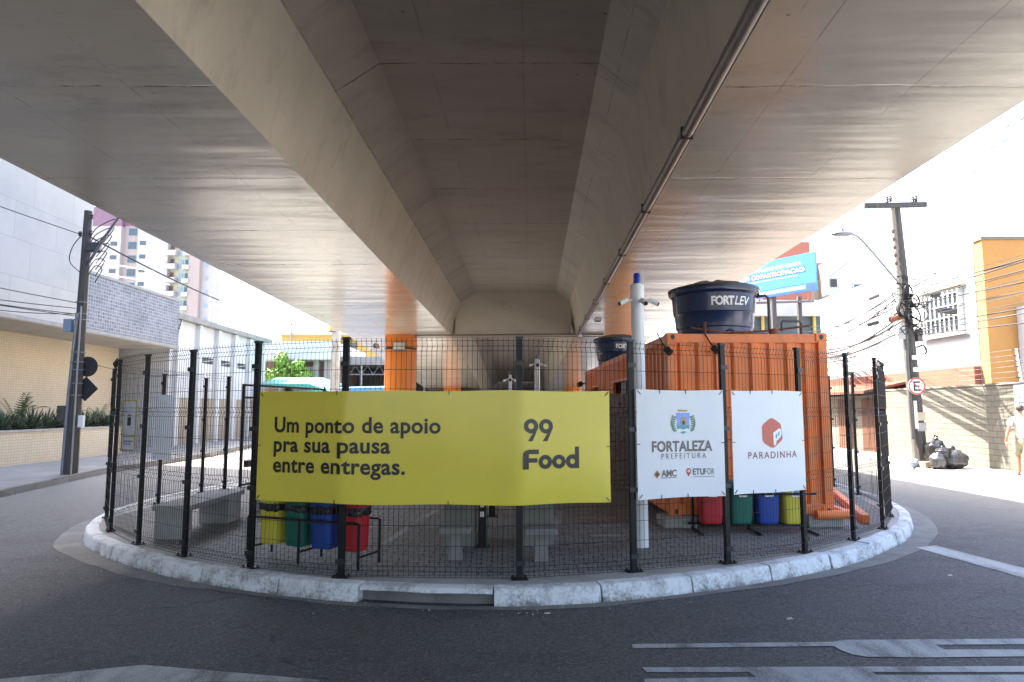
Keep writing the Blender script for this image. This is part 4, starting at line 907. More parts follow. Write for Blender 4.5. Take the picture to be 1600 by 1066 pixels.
for k, (m, xx, lab) in enumerate([('bin_r', 2.60, 'dark red litter bin with a white sticker, first from the mast, right rack'), ('bin_g', 2.99, 'green litter bin with a white sticker next to the dark red one'), ('bin_b', 3.335, 'blue litter bin with a white sticker next to the yellow one'), ('bin_y', 3.68, 'yellow litter bin with a white sticker at the right end by the post')]):
    bin_at(lab, xx, 9.15 - .0 * k, .05, m, .315, .25, .27 + .0 * k, .80, False, True, GB2)
rack2 = thing('bin_rack', 'black rack carrying the four stickered bins in front of the container', 'rack', (3.15, 9.15, .15))
mb = MB()
for s in (-.17, .17): mb.tube([(2.35, 9.15 + s, .66), (3.95, 9.19 + s, .66)], .012, 8)
mb.tube([(2.35, 9.30, .24), (3.95, 9.34, .24)], .014, 8); mb.build('rail', 'black', rack2)
for x in (2.42, 3.16, 3.88):
    MB().tube([(x, 9.32, .66), (x, 9.32, .17)], .016, 8).build('upright', 'black', rack2)
    MB().tube([(x, 9.36, .17), (x, 8.85, .17)], .016, 8).build('foot', 'black', rack2)
# ---- concrete tables with stools
def stool(label, x, y):
    t = thing('concrete_stool', label, 'stool', (x, y, .15), 'concrete stools by the tables')
    MB().box(x - .17, y - .17, .435, x + .17, y + .17, .50).build('seat', 'concrete_grey', t, bevel=.012)
    mb = MB(); mb.sweep([[(x + a * r, y + b * r, z) for a, b in ((-1, -1), (1, -1), (1, 1), (-1, 1))] for r, z in ((.075, .15), (.060, .437))]); mb.build('pedestal', 'concrete_grey', t, bevel=.008)
def table(label, x, y):
    t = thing('concrete_table', label, 'table', (x, y, .15), 'concrete tables behind the yellow banner')
    MB().box(x - .42, y - .42, .86, x + .42, y + .42, .93).build('tabletop', 'concrete_grey', t, bevel=.012)
    mb = MB(); mb.sweep([[(x + a * r, y + b * r, z) for a, b in ((-1, -1), (1, -1), (1, 1), (-1, 1))] for r, z in ((.19, .15), (.18, .862))]); mb.build('pedestal', 'concrete_grey', t, bevel=.012)
table('square concrete table left of the black bollard', -.62, 8.38); table('square concrete table right of the black bollard', .31, 8.42)
stool('concrete stool in front of the left table, seat facing the kerb', -.61, 7.55); stool('concrete stool in front of the right table by the central fence post', .31, 7.50)
stool('concrete stool behind the left table', -.62, 9.25); stool('concrete stool behind the right table', .33, 9.30)
# ---- bollards with reflectors
def bollard(label, x, y, h):
    t = thing('bollard', label, 'bollard', (x, y, .15), 'black bollards on the paving')
    MB().box(x - .045, y - .045, .15, x + .045, y + .045, h).build('post', 'black', t, bevel=.006)
    MB().box(x - .09, y - .09, .15, x + .09, y + .09, .16).build('base_plate', 'black', t)
    for z in (.50, .61): MB().box(x - .022, y - .048, z, x + .022, y - .0455, z + .06).build('reflector', 'ink_white', t)
bollard('black square bollard with two white reflectors between the concrete tables', -.35, 8.2, 1.05)
bollard('black square bollard half hidden behind the one with visible reflectors', -.30, 10.5, 1.05)
# ---- concrete benches
def bench(label, x0, y0, x1, y1):
    t = thing('concrete_bench', label, 'bench', (x0, y0, .15), 'concrete benches by the left fence')
    MB().box(x0, y0, .50, x1, y1, .565).build('seat', 'concrete_pale', t, bevel=.01)
    for y in (y0 + .02, y1 - .5): MB().box(x0 + .03, y, .15, x1 - .03, y + (.10 if y < y0 + .1 else .45), .502).build('leg', 'concrete_pale', t, bevel=.01)
bench('long pale concrete bench nearest the left fence corner', -4.46, 8.62, -3.98, 10.35)
bench('pale concrete bench further back behind the post, beside the gate', -4.18, 11.0, -3.70, 12.6)

# ================================================================== LEFT SIDE OF THE STREET
XF = -15.0      # facade plane
lb = thing('commercial_building', 'large building with grey panel upper storey over a cream tiled ground floor', 'building', (-18, 5, .118))
MB().box(-33, -25, 4.51, XF, 23.9, 26.0).build('upper_storey', 'grey_panel', lb)  # unseen upper height added to keep the left road in shade
MB().box(-33, 23.9, 4.51, XF - .06, 30.6, 6.58).build('tiled_volume', 'blue_tile', lb)
MB().box(-32.9, 23.9, 6.58, XF - .02, 30.65, 6.68).build('coping', 'roof_metal', lb)
MB().box(-17.6, -24.9, 4.45, XF - .04, 30.5, 4.508).build('overhang_soffit', 'cream_stain', lb)
MB().box(XF - .02, -25, 4.47, XF + .03, 30.6, 4.59).build('overhang_edge', 'roof_metal', lb)
MB().box(-33, -24, .118, -17.5, 30.3, 4.448).build('ground_floor_wall', 'cream_tile', lb)
MB().tube([(-17.44, 21.3, 1.2), (-17.44, 21.3, 4.15)], .03, 6).build('downpipe', 'pipe_grey', lb)
for a_, b_ in (((-17.6, 29.1, 6.68), (-17.6, 29.1, 8.2)), ((-16.7, 26.4, 6.68), (-16.7, 26.4, 7.7)), ((-19.2, 25.3, 6.68), (-19.2, 25.3, 7.9)), ((-19.8, 24.4, 7.9), (-15.6, 29.4, 7.75)), ((-19.8, 24.6, 7.45), (-15.3, 30.1, 7.3))):
    MB().tube([a_, b_], .025, 5).build('roof_rail', 'white_plastic', lb)
plw = thing('planter_wall', 'low cream tiled planter wall along the left pavement', 'planter', (-14.8, 10, .118))
MB().box(-14.95, -15, .118, -14.62, 26.0, 1.08).build('wall', 'cream_tile', plw); MB().box(-14.98, -15, 1.08, -14.59, 26.03, 1.14).build('coping', 'concrete_pale', plw)
MB().box(-17.4, -15, .2, -14.95, 26.0, 1.02).build('soil', 'earth', plw)
def agave(label, x, y, z, s, seed, grp='spiky plants in the cream planter'):
    r = random.Random(seed); mb = MB()
    for k in range(44):
        a = r.uniform(0, 2 * PI); el = r.uniform(.2, 1.4); L = s * r.uniform(.75, 1.1); w = .048 * s * r.uniform(.8, 1.2); pts = []
        for j in range(5):
            t = j / 4; rr = L * t * math.cos(el); zz = L * t * math.sin(el) - .32 * L * t * t * math.cos(el)
            pts.append((x + rr * math.cos(a), y + rr * math.sin(a), z + zz, w * (1 - t) ** .6 * (.6 + 1.2 * t * (1 - t) * 2)))
        vs = []; px_, py_ = -math.sin(a), math.cos(a)
        for X, Y, Z, ww in pts: vs += [(X - px_ * ww, Y - py_ * ww, Z), (X, Y, Z - ww * .35), (X + px_ * ww, Y + py_ * ww, Z)]
        fs = []
        for j in range(4): fs += [(j * 3, j * 3 + 1, j * 3 + 4, j * 3 + 3), (j * 3 + 1, j * 3 + 2, j * 3 + 5, j * 3 + 4)]
        mb.add(vs, fs, True)
    tag(mb.build('agave_plant', 'leaf_agave', fix=False, ang=80), label, 'plant', grp)
for k in range(22):
    y = 19.2 + k * .33; agave('dark spiky rosette plant in the row along the cream planter', -15.25 - .65 * (k % 2), y, 1.08, .78 + .12 * ((k * 7) % 3) / 2, 40 + k)
def palm(label, x, y, z, s, seed):
    r = random.Random(seed); t = thing('palm_plant', label, 'plant', (x, y, z)); MB().tube([(x, y, z), (x, y, z + .35 * s)], [.06, .045], 6).build('trunk', 'bark', t); mb = MB()
    for k in range(14):
        a = r.uniform(0, 2 * PI); el = r.uniform(.5, 1.3); L = s * r.uniform(.8, 1.15); prev = None
        for j in range(13):
            q = j / 12; rr = L * q * math.cos(el); zz = .35 * s + L * q * math.sin(el) - .6 * L * q * q * math.cos(el)
            c = Vector((x + rr * math.cos(a), y + rr * math.sin(a), z + zz)); side = Vector((-math.sin(a), math.cos(a), 0))
            if prev is not None:
                d_ = (c - prev).normalized()
                for s_ in (-1, 1):
                    e = c + side * s_ * .20 * s * (1 - abs(q - .4)) + d_ * .12 * s - Vector((0, 0, .06 * s)); w_ = d_ * .018 * s
                    mb.add([tuple(c - w_), tuple(c + w_), tuple(e)], [(0, 1, 2)])
            prev = c
    mb.build('crown', 'leaf_palm', t, fix=False)
palm('small feathery palm rising behind the spiky plants, left of the pole', -15.6, 21.6, 1.0, 1.1, 5); palm('small feathery palm behind the spiky plants, near the fence corner', -15.7, 24.9, 1.0, 1.0, 9); palm('low feathery palm behind the spiky plants, seen just right of the pole', -15.7, 26.2, 1.0, .9, 12)
# ---- utility pole, leaning slightly
def lean(x, y, z0, dx, dy, H):  return lambda z: Vector((x + dx * (z - z0) / H, y + dy * (z - z0) / H, z))
up = thing('utility_pole', 'tall weathered utility pole with a lamp arm on the left pavement', 'utility pole', (-11.16, 17.56, .118))
Lp_ = lean(-11.18, 17.56, .118, .02, .0, 6.8)
MB().tube([Lp_(.118), Lp_(3.5), Lp_(6.95)], [.160, .130, .095], 8, smooth=False).build('shaft', 'pole_conc', up)
MB().tube([Lp_(.118) + Vector((-.16, -.1, 0)), Lp_(2.2) + Vector((-.12, -.11, 0)), Lp_(4.2) + Vector((-.03, -.12, 0))], .045, 8).build('conduit', 'steel', up)
MB().tube([Lp_(.118) + Vector((.10, -.16, 0)), Lp_(4.4) + Vector((.07, -.14, 0))], .022, 8).build('conduit', 'concrete_pale', up)
for z in (2.1, 2.4, 2.75, 2.95, 3.2, 4.05, 4.2, 4.5):
    q = Lp_(z); MB().lathe([(.175 if z < 4 else .145, 0), (.175 if z < 4 else .145, .025)], (q.x, q.y - .02, z), 14, caps=False).build('strap', 'steel', up)
arm0 = Lp_(5.55) + Vector((.1, -.02, 0)); arm1 = Vector((-9.35, 15.9, 6.35))
la = MB().tube([arm0, arm0.lerp(arm1, .5) + Vector((0, 0, .03)), arm1], [.04, .035, .03], 8).build('lamp_arm', 'steel', up)
MB().tube([arm1, arm1 + Vector((.35, -.3, .10)), arm1 + Vector((.6, -.52, .12))], [.04, .09, .05], 10).build('lamp_head', 'steel', la)
bx_ = MB(); bx_.rbox(Lp_(5.9) + Vector((.28, -.12, .05)), (.32, .2, .24), .3); bx_.build('control_box', 'blackp', up, bevel=.02)
MB().rbox(Lp_(4.0) + Vector((-.24, -.12, -.1)), (.2, .14, .34), 0).build('meter_box', 'box_blue', up, bevel=.015)
MB().rbox(Lp_(1.65) + Vector((-.28, -.05, 0)), (.22, .16, .4), 0).build('meter_box', 'pole_conc', up, bevel=.015)
MB().rbox(Lp_(1.45) + Vector((.24, -.1, 0)), (.13, .1, .3), 0).build('meter_box', 'white_metal', up, bevel=.015)
for dx, z in ((-.12, 6.25), (.14, 6.3), (.15, 6.72)):
    q = Lp_(z) + Vector((dx, -.08, 0)); MB().lathe([(.03, 0), (.05, .03), (.03, .06), (.05, .09), (.03, .13)], q, 10).build('insulator', 'ins', up)
mb = MB(); rr_ = random.Random(4)
for k in range(7):
    z = 5.2 + k * .17; q = Lp_(z) + Vector((.16, -.1, 0)); mb.tube(catmull([q, q + Vector((.2, -.05, .25)), q + Vector((.42 + .05 * k, -.1, .15 + .05 * k)), q + Vector((.25, -.1, -.2))], 4), .012, 5)
mb.tube(catmull([Lp_(6.3) + Vector((-.13, 0, 0)), Lp_(6.0) + Vector((-.35, 0, 0)), Lp_(5.6) + Vector((-.4, 0, 0)), Lp_(5.3) + Vector((-.1, 0, 0))], 5), .012, 5)
mb.build('cable_loops', 'cable', up)
q = Lp_(2.85) + Vector((.16, .04, 0)); t = thing('traffic_sign', 'back of a round black traffic sign strapped to the left utility pole', 'traffic sign', q)
mb = MB(); mb.sweep([[(q.x + .06 + .26 * math.cos(a), q.y + dy, q.z + .26 * math.sin(a)) for a in [2 * PI * i / 28 for i in range(28)]] for dy in (.0, .012)]); mb.build('plate', 'sign_grey', t)
q = Lp_(2.28) + Vector((.14, .05, 0)); t = thing('traffic_sign', 'back of a black diamond traffic sign below the round one', 'traffic sign', q)
mb = MB(); mb.sweep([[(q.x + .06 + .32 * math.cos(a), q.y + dy, q.z + .32 * math.sin(a)) for a in (0, PI / 2, PI, 1.5 * PI)] for dy in (.0, .012)]); mb.build('plate', 'sign_grey', t)
# ---- white single-storey building with pilasters
wb_ = thing('white_building', 'white single storey building with pilasters and narrow louvred vents', 'building', (-17, 36, .12))
MB().box(-26, 30.8, .1, -15.5, 42.4, 5.93).build('wall', 'white_wall', wb_)
MB().box(-15.52, 31.1, .1, -15.42, 42.2, 2.3).build('base_wall', 'stone_base', wb_)
mb = MB(); mb.sweep([[(-26, y, 5.93), (-15.12, y, 5.88), (-15.07, y, 6.12), (-26, y, 6.85)] for y in (30.75, 42.8)]); mb.build('roof', 'roof_metal', wb_)
for k in range(6): MB().box(-15.5, 31.1 + k * 2.15, .12, -15.27, 31.45 + k * 2.15, 5.86).build('pilaster', 'white_wall', wb_)
for k in range(1, 5):
    y = 31.85 + k * 2.15
    v_ = MB().box(-15.56, y + .1, 4.06, -15.485, y + 1.27, 4.36).build('vent', 'dark_glass', wb_)
    MB().obox((-15.46, y + .68, 4.2), (.03, 1.15, .04), Matrix.Rotation(.12, 3, 'X')).build('louvre', 'pale_grey', v_)
for y in (34.5, 38.5): MB().tube([(-15.4, y, 6.1), (-15.4, y, 7.6)], .03, 6).build('roof_rod', 'white_plastic', wb_)
ck = MB().tube([(-15.35, 30.95, 4.8), (-15.15, 31.15, 6.0)], .03, 6).build('cable_rack', 'steel', wb_)
for k in range(6): MB().lathe([(.03, 0), (.05, .03), (.03, .06)], (-15.3 + .03 * k, 30.9 + .03 * k, 4.9 + .17 * k), 8).build('insulator', 'ins', ck)

# ---- tower block far behind
tw = thing('apartment_tower', 'white high rise apartment tower with a purple crown and balconies', 'apartment block', (-76, 140, 0))
def wins(parent, x0, y, z0, w, h, nz, dz, m='glass', frame=True):
    for k in range(nz):
        f = MB().box(x0, y - .06, z0 + k * dz, x0 + w, y + .1, z0 + k * dz + h).build('window', 'box_blue' if frame else m, parent)
        if frame: MB().box(x0 + .12, y - .09, z0 + k * dz + .12, x0 + w - .12, y - .058, z0 + k * dz + h - .12).build('pane', m, f)
MB().box(-92, 135, 0, -78.9, 141, 38.7).build('wall', 'tower_white', tw); MB().box(-92.2, 134.8, 38.7, -78.7, 141.2, 42.6).build('crown', 'purple', tw)
MB().box(-78.9, 136, 0, -75.6, 141, 39).build('stair_tower', 'pink', tw); MB().box(-78.7, 135.8, 39.0, -75.4, 141.2, 42).build('crown', 'purple', tw)
MB().box(-75.6, 135.2, 0, -69.4, 141, 40).build('wall', 'tower_white', tw)
MB().box(-69.4, 136.4, 0, -65.2, 141, 38).build('wall', 'mint', tw)
MB().box(-65.2, 135.5, 0, -63.0, 139.6, 38).build('wall', 'pink', tw); MB().box(-63.0, 136.5, 0, -60.5, 139.5, 37.5).build('wall', 'tower_white', tw)
wins(tw, -78.0, 136, 11.6, 1.9, 1.7, 10, 2.8)
wins(tw, -80.9, 135, 12.2, 1.3, .8, 9, 2.8, frame=False); wins(tw, -75.1, 135.2, 12.4, 1.2, .8, 9, 2.8, frame=False)
for k in range(10):
    z = 7.6 + k * 2.8
    MB().box(-70.0, 134.9, z - .1, -67.7, 136.4, z + .95).build('balcony', 'tower_white', tw)
    MB().box(-69.3, 136.3, z, -68.6, 136.45, z + 2.2).build('balcony_door', 'wood_brown', tw); MB().box(-68.4, 136.3, z + .2, -67.7, 136.45, z + 2.2).build('balcony_window', 'cream', tw)
    MB().box(-67.3, 136.28, z + .3, -66.7, 136.42, z + 1.9).build('window', 'box_blue', tw)
    MB().box(-66.5, 135.3, z - .1, -65.1, 136.4, z + .8).build('balcony', 'tower_white', tw); MB().box(-66.3, 136.3, z, -65.8, 136.45, z + 2.0).build('balcony_door', 'glass', tw)
    MB().box(-62.2, 136.42, z + .6, -61.6, 136.55, z + 1.4).build('window', 'box_blue', tw)
# ---- yellow block, sheds, awning, bush, pole, car beyond the left street
yb_ = thing('yellow_building', 'pale yellow building with a strip of small windows and a rooftop room', 'building', (-19, 80, 0))
MB().box(-25.5, 75, 0, -13, 88, 9.9).build('wall', 'yellow_wall', yb_); MB().box(-25.8, 74.8, 9.9, -12.9, 88, 10.25).build('parapet', 'cream', yb_)
MB().box(-20.5, 76, 10.25, -16.8, 82, 12.6).build('rooftop_room', 'yellow_wall', yb_); MB().box(-20.7, 75.8, 12.6, -15.2, 82, 12.8).build('slab', 'concrete_pale', yb_)
for k in range(5): MB().box(-23.4 + k * 1.25 + (k > 2) * .3, 74.9, 7.9, -22.4 + k * 1.25 + (k > 2) * .3, 75.1, 9.1).build('window', 'glass', yb_)
for k in range(3): MB().tube([(-19.0 + k * 1.1, 74.9, 9.3), (-18.8 + k * 1.1, 74.6, 9.5), (-18.6 + k * 1.1, 74.6, 9.3)], .06, 5).build('lamp', 'blackp', yb_)
MB().tube([(-24.2, 74.5, 0), (-24.2, 74.5, 12.2)], .08, 6).build('antenna', 'steel', yb_)
wh = thing('warehouse', 'long dark open warehouse under a white canopy edge', 'warehouse', (-13, 48, 0))
MB().box(-19, 46.4, 0, -11.4, 55, 5.1).build('back_wall', 'brown_brick', wh); MB().box(-19.5, 44.5, 5.0, -11.6, 54, 6.2).build('canopy', 'white_wall', wh)
for x in (-15.4, -13.1, -12.4): MB().box(x, 45.0, 0, x + .35, 45.4, 5.0).build('column', 'concrete_pale', wh)
MB().box(-14.6, 45.6, 0, -13.2, 45.8, 4.6).build('door', 'pale_grey', wh)
sh_ = thing('shed', 'dark steel framed shed roof with lattice girders behind the orange column', 'shed', (-8, 48, 0))
MB().box(-11.6, 50, 0, -3.5, 58, 4.6).build('wall', 'dark_shed', sh_); MB().box(-12, 46, 4.75, -3.5, 58, 5.3).build('roof', 'roof_metal', sh_)
mb = MB()
for k in range(10):
    x = -11.8 + k * .8; mb.tube([(x, 46.2, 4.1), (x + .4, 46.2, 4.7), (x + .8, 46.2, 4.1)], .035, 5)
mb.tube([(-12, 46.2, 4.1), (-3.6, 46.2, 4.1)], .05, 5); mb.build('lattice_girder', 'steel', sh_)
for x in (-10.2, -7.9, -5.9): MB().tube([(x, 46.2, 0), (x, 46.2, 4.7)], .09, 6).build('column', 'steel', sh_)
aw = thing('awning', 'turquoise market awning on the far left kerb', 'awning', (-11, 41, 0))
mb = MB(); mb.sweep([[(-14.8, y, z), (-11.9, y, z), (-10.7, y, z - .40), (-10.7, y, z - .5), (-14.8, y, z - .1)] for y, z in ((40, 3.25), (43, 3.75))]); mb.build('canopy', 'turq', aw)
for x in (-14.4, -12.4, -10.9): MB().tube([(x, 40.2, 0), (x, 40.2, 2.8)], .04, 6).build('post', 'white_plastic', aw)
MB().box(-16, 43.5, 0, -10.4, 43.8, 2.9).build('back_screen', 'white_wall', aw)
def leafy(mb, c, r, n, s, rnd):
    for _ in range(n):
        d_ = Vector((rnd.gauss(0, 1), rnd.gauss(0, 1), rnd.gauss(0, 1))).normalized(); k = rnd.uniform(.45, 1.05) ** .6
        p = Vector(c) + Vector((d_.x * r[0], d_.y * r[1], d_.z * r[2])) * k
        a = Vector((rnd.uniform(-1, 1), rnd.uniform(-1, 1), rnd.uniform(-1, 1))).normalized(); b = a.cross(d_ + Vector((.01, .02, .03))).normalized()
        q = s * rnd.uniform(.6, 1.3); mb.add([tuple(p - a * q), tuple(p + b * q * .5), tuple(p + a * q), tuple(p - b * q * .5)], [(0, 1, 2, 3)])
tr = thing('small_tree', 'bright green bushy tree behind the turquoise awning', 'tree', (-14.6, 43.2, 0)); rnd = random.Random(2)
MB().tube([(-14.6, 44, 0), (-14.6, 44, 3.2)], [.12, .07], 6).build('trunk', 'bark', tr); mb = MB()
for c, r in (((-15.4, 44, 3.9), (.7, .6, .5)), ((-14.5, 44, 4.2), (.8, .6, .6)), ((-14.9, 44, 4.9), (.45, .5, .6)), ((-13.8, 44, 4.5), (.5, .5, .45)), ((-13.4, 44, 3.9), (.6, .6, .4))): leafy(mb, c, r, 420, .11, rnd)
mb.build('crown', 'leaf_bush', tr, fix=False)
cp_ = thing('utility_pole', 'pale square concrete pole standing before the yellow building', 'utility pole', (-8.8, 34, 0))
mb = MB(); mb.sweep([[(-8.8 + a * r, 34 + b * r, z) for a, b in ((-1, -1), (1, -1), (1, 1), (-1, 1))] for r, z in ((.24, 0), (.17, 5.75))]); mb.build('shaft', 'concrete', cp_)
mb = MB(); mb.lathe([(.2, 0), (.2, .05)], (-8.8, 34, 3.9), 8); mb.build('strap', 'steel', cp_); MB().tube([(-9.05, 33.9, 5.7), (-8.7, 33.9, 5.7)], .03, 6).build('insulator', 'ins', cp_)
car = thing('parked_van', 'light blue van parked beyond the fence, only its roof showing above the banner', 'van', (-8.2, 40, 0))
mb = MB(); prof = [(-2.3, .4), (-2.35, 2.6), (-2.15, 2.95), (-1.9, 3.02), (.9, 3.08), (1.45, 2.95), (2.0, 1.9), (2.35, 1.55), (2.4, .4)]
mb.sweep([[(-8.0 + px_, 40 + w_, pz - (.0 if k in (1, 2) else .05)) for px_, pz in prof] for k, w_ in enumerate((-.98, -.88, .88, .98))], smooth=True); mb.build('van_body', 'car_blue', car)
mb = MB(); mb.sweep([[(-8.0 + px_, 40 + w_, pz) for px_, pz in [(-1.9, 1.9), (-1.9, 2.6), (1.2, 2.65), (1.6, 1.95)]] for w_ in (-.995, .995)]); mb.build('window', 'glass', car)
for px_ in (-1.35, 1.35):
    for w_ in (-.8, .8):
        mb = MB(); mb.sweep([[(-8.0 + px_ + .33 * math.cos(a), 40 + w_ + d_, .33 + .33 * math.sin(a)) for a in [2 * PI * i / 20 for i in range(20)]] for d_ in (-.1, .1)]); mb.build('wheel', 'blackp', car)

# ================================================================== RIGHT SIDE OF THE STREET
def wx(y): return 13.3 + .055 * (y - 19)
sw = thing('block_wall', 'long pale stone block wall along the right pavement', 'wall', (13.4, 19, .12))
WY = [8, 12, 16, 20, 24, 25.6]
mb = MB(); mb.sweep([[(wx(y), y, .1), (wx(y) + .2, y, .1), (wx(y) + .2, y, 2.42), (wx(y), y, 2.42)] for y in WY]); mb.build('wall', 'block_wall', sw)
mb = MB(); rnd = random.Random(8)
mb.sweep([[(wx(y) - .03 + rnd.uniform(-.015, .015), y, 2.42), (wx(y) + .23, y, 2.42), (wx(y) + .22, y, 2.47 + rnd.uniform(-.02, .02)), (wx(y) - .02, y, 2.47 + rnd.uniform(-.02, .02))] for y in [8 + i * .3 for i in range(59)]]); mb.build('coping', 'dark_kerb', sw)
sp = thing('painted_notice', 'white painted parking price notice with grey hand lettering on the block wall', 'sign', (wx(17) - .01, 17, 1.0))
mb = MB(); mb.add([(wx(y) - .012, y, z) for y, z in ((18.05, .95), (18.05, 2.40), (14.4, 2.40), (14.4, .95))], [(0, 1, 2, 3)]); mb.build('white_patch', 'ink_white', sp, fix=False)
pfn = lambda u, v, d: (wx(18.0 - u) - .012 - d, 18.0 - u, .95 + v)
flat([line_text('HORA', .12, 1.25, 1.10, .20, .01)], pfn, 'lettering', 'ink_grey', sp, (), .004)
flat([line_text('DIARIA', .10, 1.75, .78, .22, .01)], pfn, 'lettering', 'ink_grey', sp, (), .004)
flat([line_text('PERNOITE', .08, 2.0, .50, .17, .0)], pfn, 'lettering', 'ink_grey', sp, (), .004)
flat([line_text('MENSAL', .55, 2.0, .20, .19, .0)], pfn, 'lettering', 'ink_grey', sp, (), .004)
for k, y in enumerate((17.9, 16.6)):
    t = thing('fence_wire_post', ['white electric fence post with insulators on the block wall, before the ochre building', 'white electric fence post on the block wall, nearest the frame edge'][k], 'post', (wx(y) + .1, y, 2.46))
    MB().tube([(wx(y) + .1, y, 2.46), (wx(y) + .02, y, 3.35)], .03, 6).build('post', 'white_plastic', t)
    for j in range(6): MB().tube([(wx(y) + .10 - .01 * j, y + .0, 2.58 + j * .145), (wx(y) - .03 - .01 * j, y, 2.60 + j * .145)], .022, 6).build('insulator', 'ins', t)
t = thing('fence_wires', 'thin electric fence wires strung along the top of the block wall', 'wires', (13.4, 17, 2.5))
for j in range(6): MB().tube([(wx(20.5) + .03, 20.5, 2.60 + j * .145), (wx(17.9) - .02, 17.9, 2.60 + j * .145), (wx(16.6) - .02, 16.6, 2.60 + j * .145), (wx(12) - .02, 12, 2.60 + j * .145)], .004, 4).build('wire', 'steel', t)
# ochre block and white house behind the wall
oc = thing('ochre_building', 'tall plain ochre rendered building behind the block wall', 'building', (18, 25, 0))
MB().box(15.15, 21.6, 0, 24, 22.0, 7.2).build('wall', 'ochre', oc); MB().box(15.1, 21.55, 7.2, 24, 22.05, 7.3).build('coping', 'dark_kerb', oc)
MB().tube([(16.9, 21.9, 7.25), (16.9, 21.9, 7.9)], .02, 5).build('antenna', 'steel', oc); MB().box(16.1, 21.2, 0, 24.1, 21.59, 5.0).build('white_extension', 'white_wall', oc)
ho = thing('white_house', 'two storey white house with a grilled window and a salmon band', 'house', (17, 26, 0))
MB().box(15.12, 22.02, 0, 22, 33.2, 7.1).build('wall', 'white_wall', ho)
MB().box(14.9, 22.0, 0, 15.12, 33.3, 3.15).build('salmon_band', 'salmon_brick', ho)
f = MB().box(15.02, 22.6, 4.35, 15.15, 24.75, 5.85).build('window', 'pale_grey', ho); MB().box(14.99, 22.7, 4.45, 15.015, 24.65, 5.75).build('pane', 'glass', f)
mb = MB()
for k in range(9): mb.tube([(14.95, 22.65 + k * .255, 4.4), (14.95, 22.65 + k * .255, 5.82)], .025, 5)
for z in (4.9, 5.3, 5.7): mb.tube([(14.95, 22.62, z), (14.95, 24.72, z)], .02, 5)
mb.build('grille', 'white_plastic', f); MB().box(14.92, 22.4, 4.25, 15.08, 24.9, 4.32).build('sill', 'concrete', ho); MB().box(14.88, 22.45, 5.9, 15.1, 24.9, 5.97).build('lintel', 'cream', ho)
# gatehouse with clay tiles, further along
gh = thing('gatehouse', 'low gatehouse with a clay tile canopy and brown doors beyond the block wall', 'gatehouse', (16, 29, .12))
MB().box(14.0, 25.8, .1, 14.9, 33, 2.3).build('wall', 'stone_base', gh)
mb = MB(); mb.sweep([[(13.2, y, 2.35), (15.0, y, 2.75), (15.0, y, 2.85), (13.2, y, 2.45)] for y in (25.7, 33.5)]); mb.build('roof', 'roof_tile', gh)
for y0, y1 in ((26.3, 27.4), (28.3, 29.4), (30.6, 32.2)): MB().box(13.95, y0, .12, 14.02, y1, 2.15).build('door', 'wood_brown', gh)
MB().box(14.0, 33.0, .1, 16.5, 44, 2.6).build('wall', 'salmon', gh)
# screened commercial building
cb = thing('screened_building', 'commercial building with grey green screens, yellow posts and a white fascia', 'building', (20, 45, 0))
MB().box(13.2, 41, 0, 30, 52, 7.9).build('wall', 'green_screen', cb); MB().box(13.0, 40.6, 7.35, 20.6, 52, 8.3).build('fascia', 'white_wall', cb)
MB().box(19.75, 40.4, 0, 20.15, 41, 7.35).build('column', 'white_wall', cb); MB().box(20.2, 40.7, 0, 21.3, 41, 7.3).build('pier', 'cream', cb)
for x in (15.1, 18.2, 23.2): MB().tube([(x, 40.8, 3), (x, 40.8, 7.35)], .10, 8).build('post', 'paint_yellow', cb)
MB().box(21.3, 40.75, 4.9, 24.4, 40.98, 6.1).build('panel', 'pale_green', cb); MB().box(20.6, 40.5, 7.35, 30, 52, 7.6).build('fascia', 'cream', cb)
rl = MB()
for k in range(14):
    for j in range(3):
        x = 20.4 + k * .28; z = 4.75 + j * .25; rl.box(x, 39.9, z, x + .06, 39.96, z + .25); rl.box(x, 39.9, z + .09, x + .22, 39.96, z + .14)
rl.box(20.3, 39.88, 5.5, 24.4, 39.98, 5.58); rl.build('balustrade', 'white_wall', cb); MB().box(20.3, 39.8, 4.4, 26, 41, 4.72).build('balcony_slab', 'white_wall', cb)
bk = [('salmon_building', 'salmon building whose top shows above the blue billboard', [((21.5, 58, 0, 25.75, 66, 16.2), 'salmon', 'wall')]),
      ('cream_building', 'stained cream building with a salmon top storey right of the billboard', [((26.0, 62, 0, 29.1, 70, 13.6), 'cream', 'wall'), ((27.2, 61.9, 13.6, 29.1, 70, 15.2), 'salmon', 'top_storey')]),
      ('white_block', 'plain white block with one small window behind the utility pole', [((28.2, 60, 0, 32.6, 72, 14.9), 'pale_grey', 'wall'), ((32.62, 60.5, 0, 41, 72, 14.2), 'white_wall', 'wall')])]
for nm, lab, bs in bk:
    t = thing(nm, lab, 'building', ((bs[0][0][0] + bs[0][0][3]) / 2, 62, 0))
    for b, m, pn in bs: MB().box(*b).build(pn, m, t)
    if nm == 'white_block':
        f = MB().box(30.3, 59.9, 11.9, 32.0, 60.02, 12.9).build('window', 'pale_grey', t); MB().box(30.42, 59.86, 12.0, 31.88, 59.9, 12.8).build('pane', 'glass', f)
    if nm == 'cream_building':
        for z in (10.6, 8.6): MB().box(28.35, 59.9, z + 2, 28.9, 60.02, z + 2.7).build('window', 'dark_glass', t)
